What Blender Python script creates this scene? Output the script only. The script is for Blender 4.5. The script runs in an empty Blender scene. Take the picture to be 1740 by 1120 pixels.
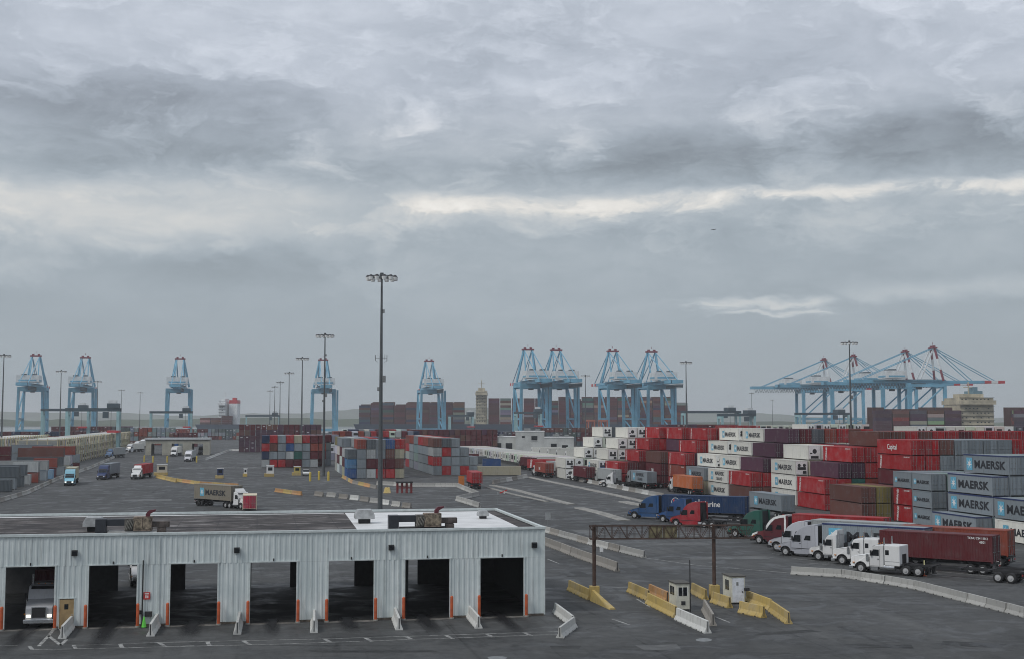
import bpy, bmesh, math, random
from mathutils import Vector, Matrix
from mathutils.bvhtree import BVHTree
random.seed(7)
R = math.radians
SC = bpy.context.scene
COL = SC.collection
# ------------------------------------------------------------------ camera
F, CX, CY, HOR, HC = 2300.0, 870.0, 520.0, 710.0, 16.2      # focal length etc. in pixels of a 1740 wide frame
TH = math.atan((HOR - CY) / F)
cam = bpy.data.cameras.new('camera'); CAM = bpy.data.objects.new('camera', cam); COL.objects.link(CAM)
cam.sensor_width = 36; cam.lens = 36 * F / 1740; cam.shift_y = -(560 - CY) / 1740
cam.clip_start = 0.5; cam.clip_end = 60000
CAM.location = (0, 0, HC); CAM.rotation_euler = (R(90) + TH, 0, 0)
SC.camera = CAM
SC.view_settings.view_transform = 'Standard'; SC.view_settings.look = 'None'
SC.view_settings.exposure = 0.0; SC.view_settings.gamma = 1.0; SC.view_settings.use_curve_mapping = False
SC.render.engine = 'CYCLES'
SC.cycles.max_bounces = 6; SC.cycles.diffuse_bounces = 3; SC.cycles.glossy_bounces = 2
SC.cycles.volume_bounces = 3; SC.cycles.use_denoising = True; SC.cycles.filter_width = 1.0
SUN_EL, SUN_ROT = R(48), R(232)
# ------------------------------------------------------------------ node helpers
class NB:
    def __init__(s, nt): s.nt = nt
    def n(s, t, **kw):
        x = s.nt.nodes.new(t)
        for k, v in kw.items(): setattr(x, k, v)
        return x
    def put(s, sock, v):
        if isinstance(v, bpy.types.NodeSocket): s.nt.links.new(v, sock)
        elif v is not None: sock.default_value = v
    def m(s, op, a, b=None, c=None, clamp=False):
        x = s.n('ShaderNodeMath', operation=op, use_clamp=clamp)
        for i, v in enumerate((a, b, c)):
            if v is not None: s.put(x.inputs[i], v)
        return x.outputs[0]
    def noise(s, vec, scale, detail=4, rough=.55, dist=0, w=None):
        x = s.n('ShaderNodeTexNoise')
        if vec is not None: s.put(x.inputs['Vector'], vec)
        s.put(x.inputs['Scale'], scale); s.put(x.inputs['Detail'], detail); s.put(x.inputs['Roughness'], rough); s.put(x.inputs['Distortion'], dist)
        return x.outputs['Fac']
    def sstep(s, v, a, b, lo=0., hi=1.):
        x = s.n('ShaderNodeMapRange', interpolation_type='SMOOTHSTEP')
        s.put(x.inputs[0], v); s.put(x.inputs[1], a); s.put(x.inputs[2], b); s.put(x.inputs[3], lo); s.put(x.inputs[4], hi)
        return x.outputs[0]
    def mix(s, fac, a, b, mode='MIX'):
        x = s.n('ShaderNodeMix', data_type='RGBA', blend_type=mode)
        s.put(x.inputs[0], fac); s.put(x.inputs[6], c4(a)); s.put(x.inputs[7], c4(b))
        return x.outputs[2]
    def comb(s, x, y, z):
        k = s.n('ShaderNodeCombineXYZ')
        for i, v in enumerate((x, y, z)): s.put(k.inputs[i], v)
        return k.outputs[0]
    def sep(s, v):
        k = s.n('ShaderNodeSeparateXYZ'); s.put(k.inputs[0], v); return k.outputs
def c4(c):
    if isinstance(c, (tuple, list)) and len(c) == 3: return (*c, 1)
    return c
# ------------------------------------------------------------------ world: daylight sky under a broken overcast
W = bpy.data.worlds.new('World'); SC.world = W; W.use_nodes = True
nt = W.node_tree; nt.nodes.clear(); nb = NB(nt)
sky = nb.n('ShaderNodeTexSky', sky_type='NISHITA'); sky.sun_disc = False
sky.sun_elevation = SUN_EL; sky.sun_rotation = SUN_ROT
tc = nb.n('ShaderNodeTexCoord')
dx, dy, dz = nb.sep(tc.outputs['Generated'])
hz = nb.m('SQRT', nb.m('ADD', nb.m('MULTIPLY', dx, dx), nb.m('MULTIPLY', dy, dy)))
el = nb.m('DIVIDE', nb.m('MAXIMUM', dz, 0.0), nb.m('MAXIMUM', hz, .001))        # tangent of the elevation
az = nb.m('ARCTAN2', dx, dy)                                                   # 0 = straight ahead
den = nb.m('ADD', nb.m('MAXIMUM', dz, 0.0), .05)
pl = nb.comb(nb.m('DIVIDE', dx, den), nb.m('DIVIDE', dy, den), 3.7)              # cloud layer seen in perspective
n1 = nb.noise(pl, .8, 7, .58, .35)
n2 = nb.noise(nb.comb(nb.m('MULTIPLY', az, 3.2), nb.m('MULTIPLY', el, 9.0), 5.7), 1.0, 3, .5, .2)
n3 = nb.noise(nb.comb(nb.m('MULTIPLY', az, 7.0), nb.m('MULTIPLY', el, 19.0), 1.3), 1.0, 9, .6, .35)
n4 = nb.noise(nb.comb(nb.m('MULTIPLY', az, 17.0), nb.m('MULTIPLY', el, 40.0), 8.1), 1.0, 8, .62, .4)
n5 = nb.noise(nb.comb(nb.m('ADD', nb.m('MULTIPLY', az, 12.0), nb.m('MULTIPLY', n3, 1.6)), nb.m('ADD', nb.m('MULTIPLY', el, 26.0), nb.m('MULTIPLY', n4, 1.2)), 2.9), 1.0, 9, .64, .2)
puff = nb.m('ABSOLUTE', nb.m('SUBTRACT', nb.m('MULTIPLY', n5, 2.0), 1.0))
def cen(v, k): return nb.m('MULTIPLY', nb.m('SUBTRACT', v, .5), k)
wel = nb.m('ADD', el, nb.m('ADD', cen(n3, .022), nb.m('ADD', cen(n4, .02), cen(n5, .018))))                 # wobbling elevation for the cloud edges
waz = nb.m('ADD', az, nb.m('ADD', cen(n3, .10), cen(n4, .08)))
def band(e0, w, s, a0, a1, sa):                                                # soft patch in elevation and azimuth
    v = nb.m('MULTIPLY', nb.sstep(wel, e0 - w - s, e0 - w + s), nb.sstep(wel, e0 + w - s, e0 + w + s, 1., 0.))
    h = nb.m('MULTIPLY', nb.sstep(waz, a0 - sa, a0 + sa), nb.sstep(waz, a1 - sa, a1 + sa, 1., 0.))
    return nb.m('MULTIPLY', v, h)
lum = nb.sstep(el, .02, .32, .40, .625)                                        # greyer towards the horizon
lum = nb.m('ADD', lum, nb.m('MULTIPLY', nb.m('ADD', cen(n1, .12), nb.m('ADD', cen(n2, .40), nb.m('ADD', cen(n3, .34), nb.m('ADD', cen(n4, .20), nb.m('ADD', cen(n5, .30), nb.m('MULTIPLY', nb.m('SUBTRACT', puff, .18), .32)))))), nb.sstep(el, .045, .19, .12, 1.)))
def addb(b, k):
    global lum
    lum = nb.m('ADD', lum, nb.m('MULTIPLY', b, k))
gap = nb.sstep(n5, .34, .52)
addb(nb.m('MULTIPLY', band(.1605, .0055, .004, -.085, .17, .03), gap), .25)     # bright gap under the long cloud bar
addb(nb.m('MULTIPLY', band(.1645, .0042, .004, .15, .6, .03), gap), .30)
addb(band(.152, .022, .018, -.6, -.14, .07), .21)        # pale bank
addb(band(.155, .010, .012, -.12, .6, .05), .07)
addb(band(.197, .016, .014, .02, .6, .08), -.15)         # dark bar
addb(band(.188, .010, .012, -.26, .06, .06), -.09)
addb(band(.083, .0022, .0025, .125, .225, .015), .19)     # small low gaps
addb(band(.0765, .0016, .002, .15, .225, .012), .19)
addb(band(.090, .006, .006, .24, .6, .04), .10)
addb(band(.225, .026, .02, -.6, -.16, .06), -.10)
addb(band(.172, .009, .007, -.7, -.31, .03), -.12)
addb(band(.247, .004, .006, -.03, .03, .02), .12)
addb(band(.105, .010, .012, -.3, -.1, .06), -.05)
lum = nb.m('MAXIMUM', lum, .2)
tint = nb.mix(nb.sstep(lum, .38, .82), (.855, .98, 1.09), (1.03, 1.0, .945))
tint = nb.mix(nb.sstep(el, .15, .26, 0., .75), tint, (.89, .978, 1.14))
cl = nb.n('ShaderNodeVectorMath', operation='SCALE'); nb.put(cl.inputs[0], tint); nb.put(cl.inputs['Scale'], nb.m('MULTIPLY', lum, 10.0))
skyc = nb.mix(.95, sky.outputs[0], cl.outputs[0])
bg = nb.n('ShaderNodeBackground'); nb.put(bg.inputs[0], skyc); bg.inputs[1].default_value = .1
wo = nb.n('ShaderNodeOutputWorld'); nt.links.new(bg.outputs[0], wo.inputs[0])
sun = bpy.data.lights.new('sun', 'SUN'); sun.energy = 1.35; sun.angle = R(16); sun.color = (1, .97, .92)
SUN = bpy.data.objects.new('sun', sun); COL.objects.link(SUN)
SUN.rotation_euler = (R(90) - SUN_EL, 0, R(180) - SUN_ROT)
# ------------------------------------------------------------------ picture <-> ground
def gp(px, py, z=0.0):
    a = (px - CX) / F; v = (CY - py) / F
    Y = math.cos(TH) - math.sin(TH) * v; Z = math.sin(TH) + math.cos(TH) * v
    t = (z - HC) / Z
    return Vector((a * t, Y * t, z))
def xat(px, Y, z=HC): return (px - CX) / F * (Y * math.cos(TH) + (z - HC) * math.sin(TH))
def zat(py, Y): return HC + Y * math.tan(TH + math.atan((CY - py) / F))
PHI = R(10.5)                                   # the whole terminal is laid out on one grid
Bv = Vector((math.cos(PHI), math.sin(PHI), 0)); Av = Vector((-math.sin(PHI), math.cos(PHI), 0))
# ------------------------------------------------------------------ materials
MATS = {}
def bsdf(name):
    m = bpy.data.materials.new(name); m.use_nodes = True
    b = NB(m.node_tree); p = m.node_tree.nodes['Principled BSDF']; MATS[name] = m
    return m, b, p
def mat(name, col, rough=.6, metal=0, var=.12, scale=3., emit=0, obj=True):
    if name in MATS: return MATS[name]
    m, b, p = bsdf(name)
    t = b.n('ShaderNodeTexCoord').outputs['Object']
    n = b.noise(t, scale, 5, .6)
    k = b.sstep(n, .25, .75, 1 - var * 1.6, 1 + var)
    v = b.n('ShaderNodeVectorMath', operation='SCALE'); v.inputs[0].default_value = col; b.put(v.inputs['Scale'], k)
    b.put(p.inputs['Base Color'], v.outputs[0]); p.inputs['Roughness'].default_value = rough; p.inputs['Metallic'].default_value = metal
    if emit: p.inputs['Emission Color'].default_value = (*col, 1); p.inputs['Emission Strength'].default_value = emit
    return m
def paint(name, rough, dirt, vcol=False, rust=.0, spec=.5):
    m, b, p = bsdf(name)
    tcn = b.n('ShaderNodeTexCoord'); oi = b.n('ShaderNodeObjectInfo')
    col = oi.outputs['Color']
    if vcol: at = b.n('ShaderNodeVertexColor'); at.layer_name = 'col'; col = at.outputs[0]
    off = b.n('ShaderNodeVectorMath', operation='ADD'); b.put(off.inputs[0], tcn.outputs['Object'])
    b.put(off.inputs[1], b.comb(b.m('MULTIPLY', oi.outputs['Random'], 91.), b.m('MULTIPLY', oi.outputs['Random'], 37.), 0.))
    st = b.n('ShaderNodeMapping'); b.put(st.inputs[0], off.outputs[0]); st.inputs['Scale'].default_value = (2.6, 2.6, .35)
    streak = b.noise(st.outputs[0], 1.6, 6, .68)
    blot = b.noise(off.outputs[0], .55, 5, .65)
    hue = b.n('ShaderNodeHueSaturation'); b.put(hue.inputs['Color'], col)
    b.put(hue.inputs['Value'], b.m('ADD', .80, b.m('MULTIPLY', oi.outputs['Random'], .34)))
    b.put(hue.inputs['Saturation'], b.m('SUBTRACT', 1.0, b.m('MULTIPLY', b.sstep(blot, .35, .75), .22)))
    c = b.mix(b.m('MULTIPLY', b.sstep(streak, .5, .78), dirt), hue.outputs[0], (.075, .065, .058))
    c = b.mix(b.m('MULTIPLY', b.sstep(blot, .55, .8), dirt * .5), c, (.30, .28, .27))
    if rust:
        rn = b.noise(off.outputs[0], 2.3, 8, .75)
        c = b.mix(b.m('MULTIPLY', b.sstep(rn, .63, .70), rust), c, (.10, .035, .016))
    b.put(p.inputs['Base Color'], c); p.inputs['Roughness'].default_value = rough; p.inputs['Specular IOR Level'].default_value = spec
    return m
M_CONT = paint('container_paint', .6, .5, rust=.8, spec=.2)
M_CMASS = paint('container_paint_mass', .6, .35, vcol=True, spec=.2)
M_BODY = paint('vehicle_paint', .36, .2, spec=.35)
M_STEEL = paint('painted_steel', .5, .25, rust=.2)
M_CONC = paint('barrier_concrete', .85, .7)
M_BLACK = mat('black_chassis', (.018, .018, .02), .6)
M_TYRE = mat('tyre_rubber', (.022, .022, .023), .85)
M_GLASS = mat('dark_glass', (.012, .015, .018), .08, var=.02)
M_CHROME = mat('polished_metal', (.6, .61, .62), .25, .9)
M_RIM = mat('wheel_rim', (.5, .5, .5), .45, .3)
M_WHITE = mat('white_paint', (.78, .78, .76), .5)
M_LET_K = mat('black_lettering', (.02, .022, .028), .6)
M_LET_W = mat('white_lettering', (.75, .75, .73), .6)
M_STARB = mat('logo_blue', (.13, .42, .58), .55)
M_GALV = mat('galvanised_steel', (.24, .25, .25), .55, .4, .2)
M_RUST = mat('rusty_steel', (.075, .045, .035), .85, 0, .35, 1.5)
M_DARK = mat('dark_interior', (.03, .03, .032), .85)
M_ORANGE = mat('orange_sleeve', (.52, .10, .03), .6, 0, .2, 2)
M_LAMPG = mat('lamp_glass', (.85, .86, .84), .2, var=.02)
M_HEADL = mat('lit_headlight', (1, .95, .8), .3, var=0, emit=1.6)
def asphalt(name, base, seed, lite=.035):
    m, b, p = bsdf(name)
    g = b.n('ShaderNodeNewGeometry').outputs['Position']
    mp = b.n('ShaderNodeMapping'); b.put(mp.inputs[0], g); mp.inputs['Location'].default_value = (seed, seed * 2, 0); mp.inputs['Rotation'].default_value = (0, 0, -PHI)
    P = mp.outputs[0]
    big = b.noise(P, .018, 6, .6); mid = b.noise(P, .12, 6, .6, .4); fine = b.noise(P, 9., 4, .7)
    sx = b.n('ShaderNodeMapping'); b.put(sx.inputs[0], P); sx.inputs['Scale'].default_value = (.22, .018, 1); lanes = b.noise(sx.outputs[0], 1.5, 6, .6, .3)
    sy = b.n('ShaderNodeMapping'); b.put(sy.inputs[0], P); sy.inputs['Scale'].default_value = (.02, .3, 1); scr = b.noise(sy.outputs[0], 1.2, 7, .65, .5)
    k = b.m('ADD', base * .62, b.m('MULTIPLY', b.sstep(big, .3, .7), base * .42))
    k = b.m('ADD', k, b.m('MULTIPLY', b.sstep(mid, .35, .7), base * .34))
    k = b.m('ADD', k, b.m('MULTIPLY', b.sstep(lanes, .5, .72), base * .36))
    k = b.m('SUBTRACT', k, b.m('MULTIPLY', b.sstep(scr, .58, .74), base * .42))
    k = b.m('ADD', k, b.m('MULTIPLY', b.m('SUBTRACT', fine, .5), base * .3))
    vor = b.n('ShaderNodeTexVoronoi', feature='DISTANCE_TO_EDGE'); vor.inputs['Scale'].default_value = .055; vor.inputs['Randomness'].default_value = .9
    wv = b.n('ShaderNodeVectorMath', operation='ADD'); b.put(wv.inputs[0], P); b.put(wv.inputs[1], b.comb(cen2(b, b.noise(P, .5, 5), 4), cen2(b, b.noise(P, .57, 5), 4), 0.))
    b.put(vor.inputs['Vector'], wv.outputs[0])
    crack = b.m('MULTIPLY', b.sstep(vor.outputs[0], .002, .006, 1., 0.), b.sstep(mid, .42, .6))
    k = b.m('SUBTRACT', k, b.m('MULTIPLY', crack, base * .35))
    pv_ = b.n('ShaderNodeTexVoronoi'); pv_.inputs['Scale'].default_value = .045; pv_.distance = 'CHEBYCHEV'; b.put(pv_.inputs['Vector'], P)
    k = b.m('MULTIPLY', k, b.m('ADD', .86, b.m('MULTIPLY', b.sep(pv_.outputs['Color'])[0], .28)))
    px_, py_, pz_ = b.sep(P)
    for co, sp in ((px_, 7.3), (py_, 19.0)):
        fr = b.m('ABSOLUTE', b.m('SUBTRACT', b.m('FRACT', b.m('DIVIDE', b.m('ADD', co, cen2(b, mid, 1.2)), sp)), .5))
        k = b.m('SUBTRACT', k, b.m('MULTIPLY', b.m('MULTIPLY', b.sstep(fr, .496, .5), b.sstep(big, .4, .6)), base * .4))
    spots = b.noise(P, .9, 3, .5); k = b.m('SUBTRACT', k, b.m('MULTIPLY', b.sstep(spots, .68, .76), base * .4))
    m2 = b.noise(P, .26, 5, .62, .6); k = b.m('ADD', k, b.m('MULTIPLY', b.sstep(m2, .46, .60), base * .34)); k = b.m('SUBTRACT', k, b.m('MULTIPLY', b.sstep(m2, .30, .42, 1., 0.), base * .22))
    mot = b.noise(P, 1.1, 7, .68, .3); k = b.m('ADD', k, cen2(b, mot, base * 1.2))
    tk = b.n('ShaderNodeMapping'); b.put(tk.inputs[0], g); tk.inputs['Rotation'].default_value = (0, 0, R(38)); tk.inputs['Scale'].default_value = (.035, .9, 1)
    trk = b.noise(tk.outputs[0], 1.0, 5, .6, .25); k = b.m('SUBTRACT', k, b.m('MULTIPLY', b.m('MULTIPLY', b.sstep(trk, .56, .68), b.sstep(big, .38, .58)), base * .5))
    ta = b.n('ShaderNodeMapping'); b.put(ta.inputs[0], P); ta.inputs['Scale'].default_value = (1.0, .03, 1)
    tra = b.noise(ta.outputs[0], 1.0, 5, .6, .3); k = b.m('SUBTRACT', k, b.m('MULTIPLY', b.m('MULTIPLY', b.sstep(tra, .58, .70), b.sstep(big, .62, .42)), base * .48))
    k = b.m('MAXIMUM', k, base * .25)
    cc = b.comb(b.m('MULTIPLY', k, .99), b.m('MULTIPLY', k, 1.01), k)
    b.put(p.inputs['Base Color'], cc)
    b.put(p.inputs['Roughness'], b.sstep(m2, .34, .6, .46, .9))
    p.inputs['Specular IOR Level'].default_value = .25
    bp = b.n('ShaderNodeBump'); bp.inputs['Strength'].default_value = .25; bp.inputs['Distance'].default_value = .02
    b.put(bp.inputs['Height'], fine); b.put(p.inputs['Normal'], bp.outputs[0])
    return m
def cen2(b, v, k): return b.m('MULTIPLY', b.m('SUBTRACT', v, .5), k)
M_ASPH = asphalt('asphalt', .062, 3.)
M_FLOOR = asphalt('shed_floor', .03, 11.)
def linepaint():
    m, b, p = bsdf('worn_line_paint')
    g = b.n('ShaderNodeNewGeometry').outputs['Position']
    w = b.noise(g, 1.3, 8, .75)
    b.put(p.inputs['Base Color'], b.mix(b.sstep(w, .40, .62), (.40, .40, .38), (.12, .12, .12))); p.inputs['Roughness'].default_value = .8
    return m
M_LINE = linepaint()
M_KERB = mat('kerb_concrete', (.30, .29, .265), .9, 0, .3, .8)
# ------------------------------------------------------------------ mesh builder
class MB:
    def __init__(s): s.v = []; s.f = []
    def add(s, vs, fs, M=None):
        o = len(s.v)
        s.v += [tuple(M @ Vector(p)) if M else tuple(p) for p in vs]
        s.f += [tuple(i + o for i in f) for f in fs]
        return s
    def box(s, x0, x1, y0, y1, z0, z1, M=None):
        return s.add([(x0,y0,z0),(x1,y0,z0),(x1,y1,z0),(x0,y1,z0),(x0,y0,z1),(x1,y0,z1),(x1,y1,z1),(x0,y1,z1)],
                     [(3,2,1,0),(4,5,6,7),(0,1,5,4),(1,2,6,5),(2,3,7,6),(3,0,4,7)], M)
    def bar(s, p, q, w, h=None):
        h = h or w; p = Vector(p); q = Vector(q); d = q - p; L = d.length
        if L < 1e-6: return s
        M = Matrix.Translation(p) @ d.to_track_quat('X', 'Z').to_matrix().to_4x4()
        return s.box(0, L, -w / 2, w / 2, -h / 2, h / 2, M)
    def cyl(s, p, q, r0, r1=None, n=10, caps=True):
        r1 = r0 if r1 is None else r1; p = Vector(p); q = Vector(q); d = q - p
        M = Matrix.Translation(p) @ d.to_track_quat('Z', 'Y').to_matrix().to_4x4(); L = d.length
        vs = [(r0 * math.cos(2*math.pi*i/n), r0 * math.sin(2*math.pi*i/n), 0) for i in range(n)] + [(r1 * math.cos(2*math.pi*i/n), r1 * math.sin(2*math.pi*i/n), L) for i in range(n)]
        fs = [(i, (i+1) % n, n + (i+1) % n, n + i) for i in range(n)]
        if caps: fs += [tuple(range(n-1, -1, -1)), tuple(range(n, 2*n))]
        return s.add(vs, fs, M)
    def prism(s, prof, y0, y1, taper=None):          # profile in x,z pushed along y
        n = len(prof); a = []; c = []
        for x, z in prof:
            t = taper(x, z) if taper else 1
            a.append((x, y0 * t, z)); c.append((x, y1 * t, z))
        return s.add(a + c, [tuple(range(n)), tuple(range(2*n-1, n-1, -1))] + [(i, n + i, n + (i+1) % n, (i+1) % n) for i in range(n)])
    def quad(s, *p): return s.add(p, [tuple(range(len(p)))])
    def mesh(s, name, mt=None, bevel=0, smooth=False):
        me = bpy.data.meshes.new(name); me.from_pydata(s.v, [], s.f); me.update()
        bm = bmesh.new(); bm.from_mesh(me); bmesh.ops.recalc_face_normals(bm, faces=bm.faces)
        if bevel: bmesh.ops.bevel(bm, geom=list(bm.edges), offset=bevel, segments=2, profile=.6, affect='EDGES', clamp_overlap=True)
        bm.to_mesh(me); bm.free()
        if smooth:
            for p in me.polygons: p.use_smooth = True
        if mt: me.materials.append(mt)
        return me
def link(name, me, parent=None, loc=(0, 0, 0), rotz=0, col=None):
    o = bpy.data.objects.new(name, me); COL.objects.link(o)
    o.location = loc; o.rotation_euler = (0, 0, rotz)
    if parent: o.parent = parent
    if col: o.color = (*col, 1)
    if name in TINY and parent: o['kind'] = 'stuff'
    return o
TINY = {'lifting_slot', 'cross_member', 'festoon_cable', 'window_row', 'louvres', 'unit_grille', 'walkway', 'house_vent', 'house_band', 'antenna_arm', 'equipment_box', 'door_seam', 'hoist_rope', 'axle', 'frame', 'side_window', 'sign_mark', 'marker_lamps', 'trim_strip', 'lower_stripe'}
def tag(o, label, cat, group=None, kind=None):
    if label: o['label'] = label
    if label and len(label.replace('-', ' ').split()) > 16: print('LONG', label)
    if cat: o['category'] = cat
    if group: o['group'] = group
    if kind: o['kind'] = kind
    return o
def thing(name, label, cat, loc=(0, 0, 0), rotz=0, group=None):
    o = bpy.data.objects.new(name, None); COL.objects.link(o); o.location = loc; o.rotation_euler = (0, 0, rotz); o.empty_display_size = .2
    return tag(o, label, cat, group)
CACHE = {}
def cm(key, fn):
    if key not in CACHE: CACHE[key] = fn()
    return CACHE[key]
ORD = ['zeroth','first','second','third','fourth','fifth','sixth','seventh','eighth','ninth','tenth','eleventh','twelfth','thirteenth','fourteenth','fifteenth','sixteenth','seventeenth','eighteenth','nineteenth','twentieth']
def ordn(i):
    if i < len(ORD): return ORD[i]
    tens = {2: 'twenty', 3: 'thirty', 4: 'forty', 5: 'fifty', 6: 'sixty', 7: 'seventy', 8: 'eighty', 9: 'ninety'}
    t, u = divmod(i, 10)
    return (tens[t] + '-' + ORD[u]) if u else {2: 'twentieth', 3: 'thirtieth', 4: 'fortieth', 5: 'fiftieth', 6: 'sixtieth', 7: 'seventieth', 8: 'eightieth'}.get(t, 'ninetieth')
def textmesh(key, txt, size, mt, bold=.0, spacing=1.0, sx=1.0):
    def mk():
        cu = bpy.data.curves.new('t', 'FONT'); cu.body = txt; cu.size = size; cu.offset = bold; cu.align_x = 'CENTER'; cu.align_y = 'CENTER'; cu.space_character = spacing; cu.resolution_u = 3
        ob = bpy.data.objects.new('t', cu); COL.objects.link(ob)
        dg = bpy.context.evaluated_depsgraph_get(); me = bpy.data.meshes.new_from_object(ob.evaluated_get(dg))
        bpy.data.objects.remove(ob); me.materials.clear(); me.materials.append(mt)
        for v in me.vertices: v.co.x *= sx
        me.name = 'lettering'
        return me
    return cm(('txt', key), mk)
#===SETTING===
# ------------------------------------------------------------------ ground, water, far shore
def sheet(name, pts, z, mt, kind='structure'):
    m = MB(); m.quad(*[(p[0], p[1], z) for p in pts]); o = link(name, m.mesh(name, mt)); o['kind'] = kind; return o
sheet('ground', [(-9000, -300), (9000, -300), (9000, 14000), (-9000, 14000)], 0, M_ASPH)
qa = Av * 1440
M_WATER = mat('harbour_water', (.05, .065, .07), .12, 0, .1, .05)
sheet('water', [(qa + Bv * -2500 + Av * 30)[:2], (qa + Bv * 1500 + Av * 30)[:2], (qa + Bv * 1500 + Av * 1150)[:2], (qa + Bv * -2500 + Av * 1150)[:2]], .05, M_WATER)
def hills():
    mt = mat('wooded_hills', (.075, .095, .06), .95, 0, .3, .004)
    for nm, Y, h0, amp, seed in (('hills', 6500, 46, 26, 3), ('hills', 2650, 11, 5, 9)):
        rng = random.Random(seed); m = MB(); ph = [rng.uniform(0, 6.3) for _ in range(6)]
        n = 160; prev = None
        for i in range(n + 1):
            x = -3200 + 6400 * i / n
            z = h0 + amp * (.5 * math.sin(x / 620 + ph[0]) + .3 * math.sin(x / 270 + ph[1]) + .15 * math.sin(x / 97 + ph[2])) + rng.uniform(-2.2, 2.2)
            if x > 400: z -= min(18, (x - 400) * .02) * (1 if h0 > 20 else .2)
            cur = [(x, Y - (500 if h0 > 20 else 60), 0), (x, Y - (160 if h0 > 20 else 30), z * .55 + rng.uniform(-2, 2)), (x, Y, max(3, z)), (x, Y + 600, 0)]
            if prev:
                for k in range(3): m.quad(prev[k], cur[k], cur[k + 1], prev[k + 1])
            prev = cur
        link('hills', m.mesh('hills', mt))['kind'] = 'structure'
hills()
# painted lines
def gline(pts, w, name='lane_marking', z=.004):
    m = MB()
    P = [gp(*p) if len(p) == 2 else Vector(p) for p in pts]
    for a, b in zip(P, P[1:]):
        d = (b - a).normalized(); n = Vector((-d.y, d.x, 0)) * w / 2
        m.quad(*[(q.x, q.y, z) for q in (a - n, b - n, b + n, a + n)])
    o = link(name, m.mesh(name, M_LINE)); o['kind'] = 'structure'
def ips(a, b, t): return (a[0] + (b[0] - a[0]) * t, a[1] + (b[1] - a[1]) * t)
gline([(130, 1096.7), (276, 1091.7), (555, 1085.7), (948, 1073.3)], .13)
gline([(52, 1104), (127, 1102.8), (460, 1095), (948, 1078)], .13)
for a, b in (((204,1094.5),(208,1101)),((270,1092),(281,1099)),((352,1090),(356,1097)),((413,1089),(426,1096)),((552,1086),(562,1092)),((621,1084),(632,1090)),((690,1082),(702,1087.5)),((758,1080),(770,1085.5)),((827,1077.5),(838,1083)),((892,1075.5),(903,1080.5))):
    gline([a, b], .3)
for s in ([(50,1098),(55,1104)], [(66,1098),(82,1081),(98,1061)], [(82,1080),(103,1096.5),(113,1087)], [(98,1061),(106,1074)], [(125,1096),(129,1103)]): gline(s, .26)
for s in ([(0,1097),(30,1097)], [(310,1098),(330,1097.5)], [(1095,948),(1180,960),(1344,974)], [(1040,1052),(1070,1062)], [(1040,999),(1070,998)], [(1215,1048),(1240,1058)],
          [(930,950),(950,958)], [(1082,1018),(1105,1032)], [(1290,921),(1330,925)], [(1312,941),(1352,945)], [(1345,949),(1385,953)], [(1376,957),(1410,960)],
          [(1490,972),(1620,981),(1735,992)], [(1540,966),(1740,985)], [(1130,893),(1230,901)], [(1130,902),(1215,909)], [(1040,850),(1110,862)], [(1030,846),(1100,852)],
          [(860,856),(900,862)], [(905,880),(950,884)], [(1000,868),(1060,876)], [(1055,876),(1115,879)], [(1140,905),(1200,912)], [(455,874),(600,858)],
          [(1450,870),(1455,871)], [(440,858),(560,857)], [(300,800),(440,802)], [(330,793),(480,796)], [(300,786),(420,787)]): gline(s, .16)
# relaid patches of paving
M_PA, M_PB = asphalt('asphalt_new', .038, 31.), asphalt('asphalt_worn', .098, 47.)
for k, (px, py, w, l, a, mt) in enumerate(((1240, 948, 9, 3.2, 5, M_PB), (1490, 1098, 5, 1.6, -8, M_PA), (975, 975, 2.4, 5, 12, M_PA), (640, 1107, 9, .9, 0, M_PA), (1120, 1100, 3, 2.2, 10, M_PB), (1330, 1075, 6, 1.1, 20, M_PA), (1000, 905, 3, 9, 14, M_PB), (1610, 965, 9, 2, -36, M_PB), (960, 1100, 2.2, 1.4, 0, M_PA),
        (1650, 1095, 4.5, 2.0, -20, M_PA), (1150, 925, 8, 3, 8, M_PB), (250, 850, 10, 6, 10, M_PB), (480, 860, 14, 4, 8, M_PA), (560, 835, 6, 12, 10, M_PB), (900, 850, 5, 14, 14, M_PA), (1060, 905, 4, 8, 20, M_PA), (380, 795, 30, 16, 10, M_PB))):
    c = gp(px, py); q = Matrix.Rotation(R(a), 2); rg_ = random.Random(k)
    sheet('asphalt_patch', [c.xy + q @ Vector((sx * w / 2 * rg_.uniform(.85, 1.1), sy * l / 2 * rg_.uniform(.85, 1.1))) for sx, sy in ((-1, -1), (.1, -1.05), (1, -1), (1, 1), (-.2, .95), (-1, 1))], .0022 + .0001 * k, mt)
# raised concrete strips
def kerb(pts, w=.9, h=.13):
    m = MB()
    P = [gp(*p) for p in pts]
    L = []
    for i, p in enumerate(P):
        d = (P[min(i + 1, len(P) - 1)] - P[max(i - 1, 0)]).normalized(); n = Vector((-d.y, d.x, 0)) * w / 2
        L.append([(p - n)[:2] + (0,), (p - n * .9)[:2] + (h,), (p + n * .9)[:2] + (h,), (p + n)[:2] + (0,)])
    for a, b in zip(L, L[1:]):
        for k in range(3): m.quad(a[k], b[k], b[k + 1], a[k + 1])
    m.quad(*L[0]); m.quad(*L[-1])
    o = link('kerb', m.mesh('kerb', M_KERB)); o['kind'] = 'structure'
kerb([(898,811),(935,819),(985,829),(1060,845),(1095,853)], 1.6)
kerb([(836,825),(880,834),(925,846),(971,857.5)], 1.6)
kerb([(826,828),(870,840),(930,853)], .8)
kerb([(984,863.5),(1020,872),(1062,885)], 2.0)
kerb([(1060,853),(1078,857),(1100,860)], 2.2)
sheet('manhole_cover', [gp(1196 + 14 * math.cos(a * .5236), 1087.5 + 3 * math.sin(a * .5236)) for a in range(12)], .006, M_GALV)
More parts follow.
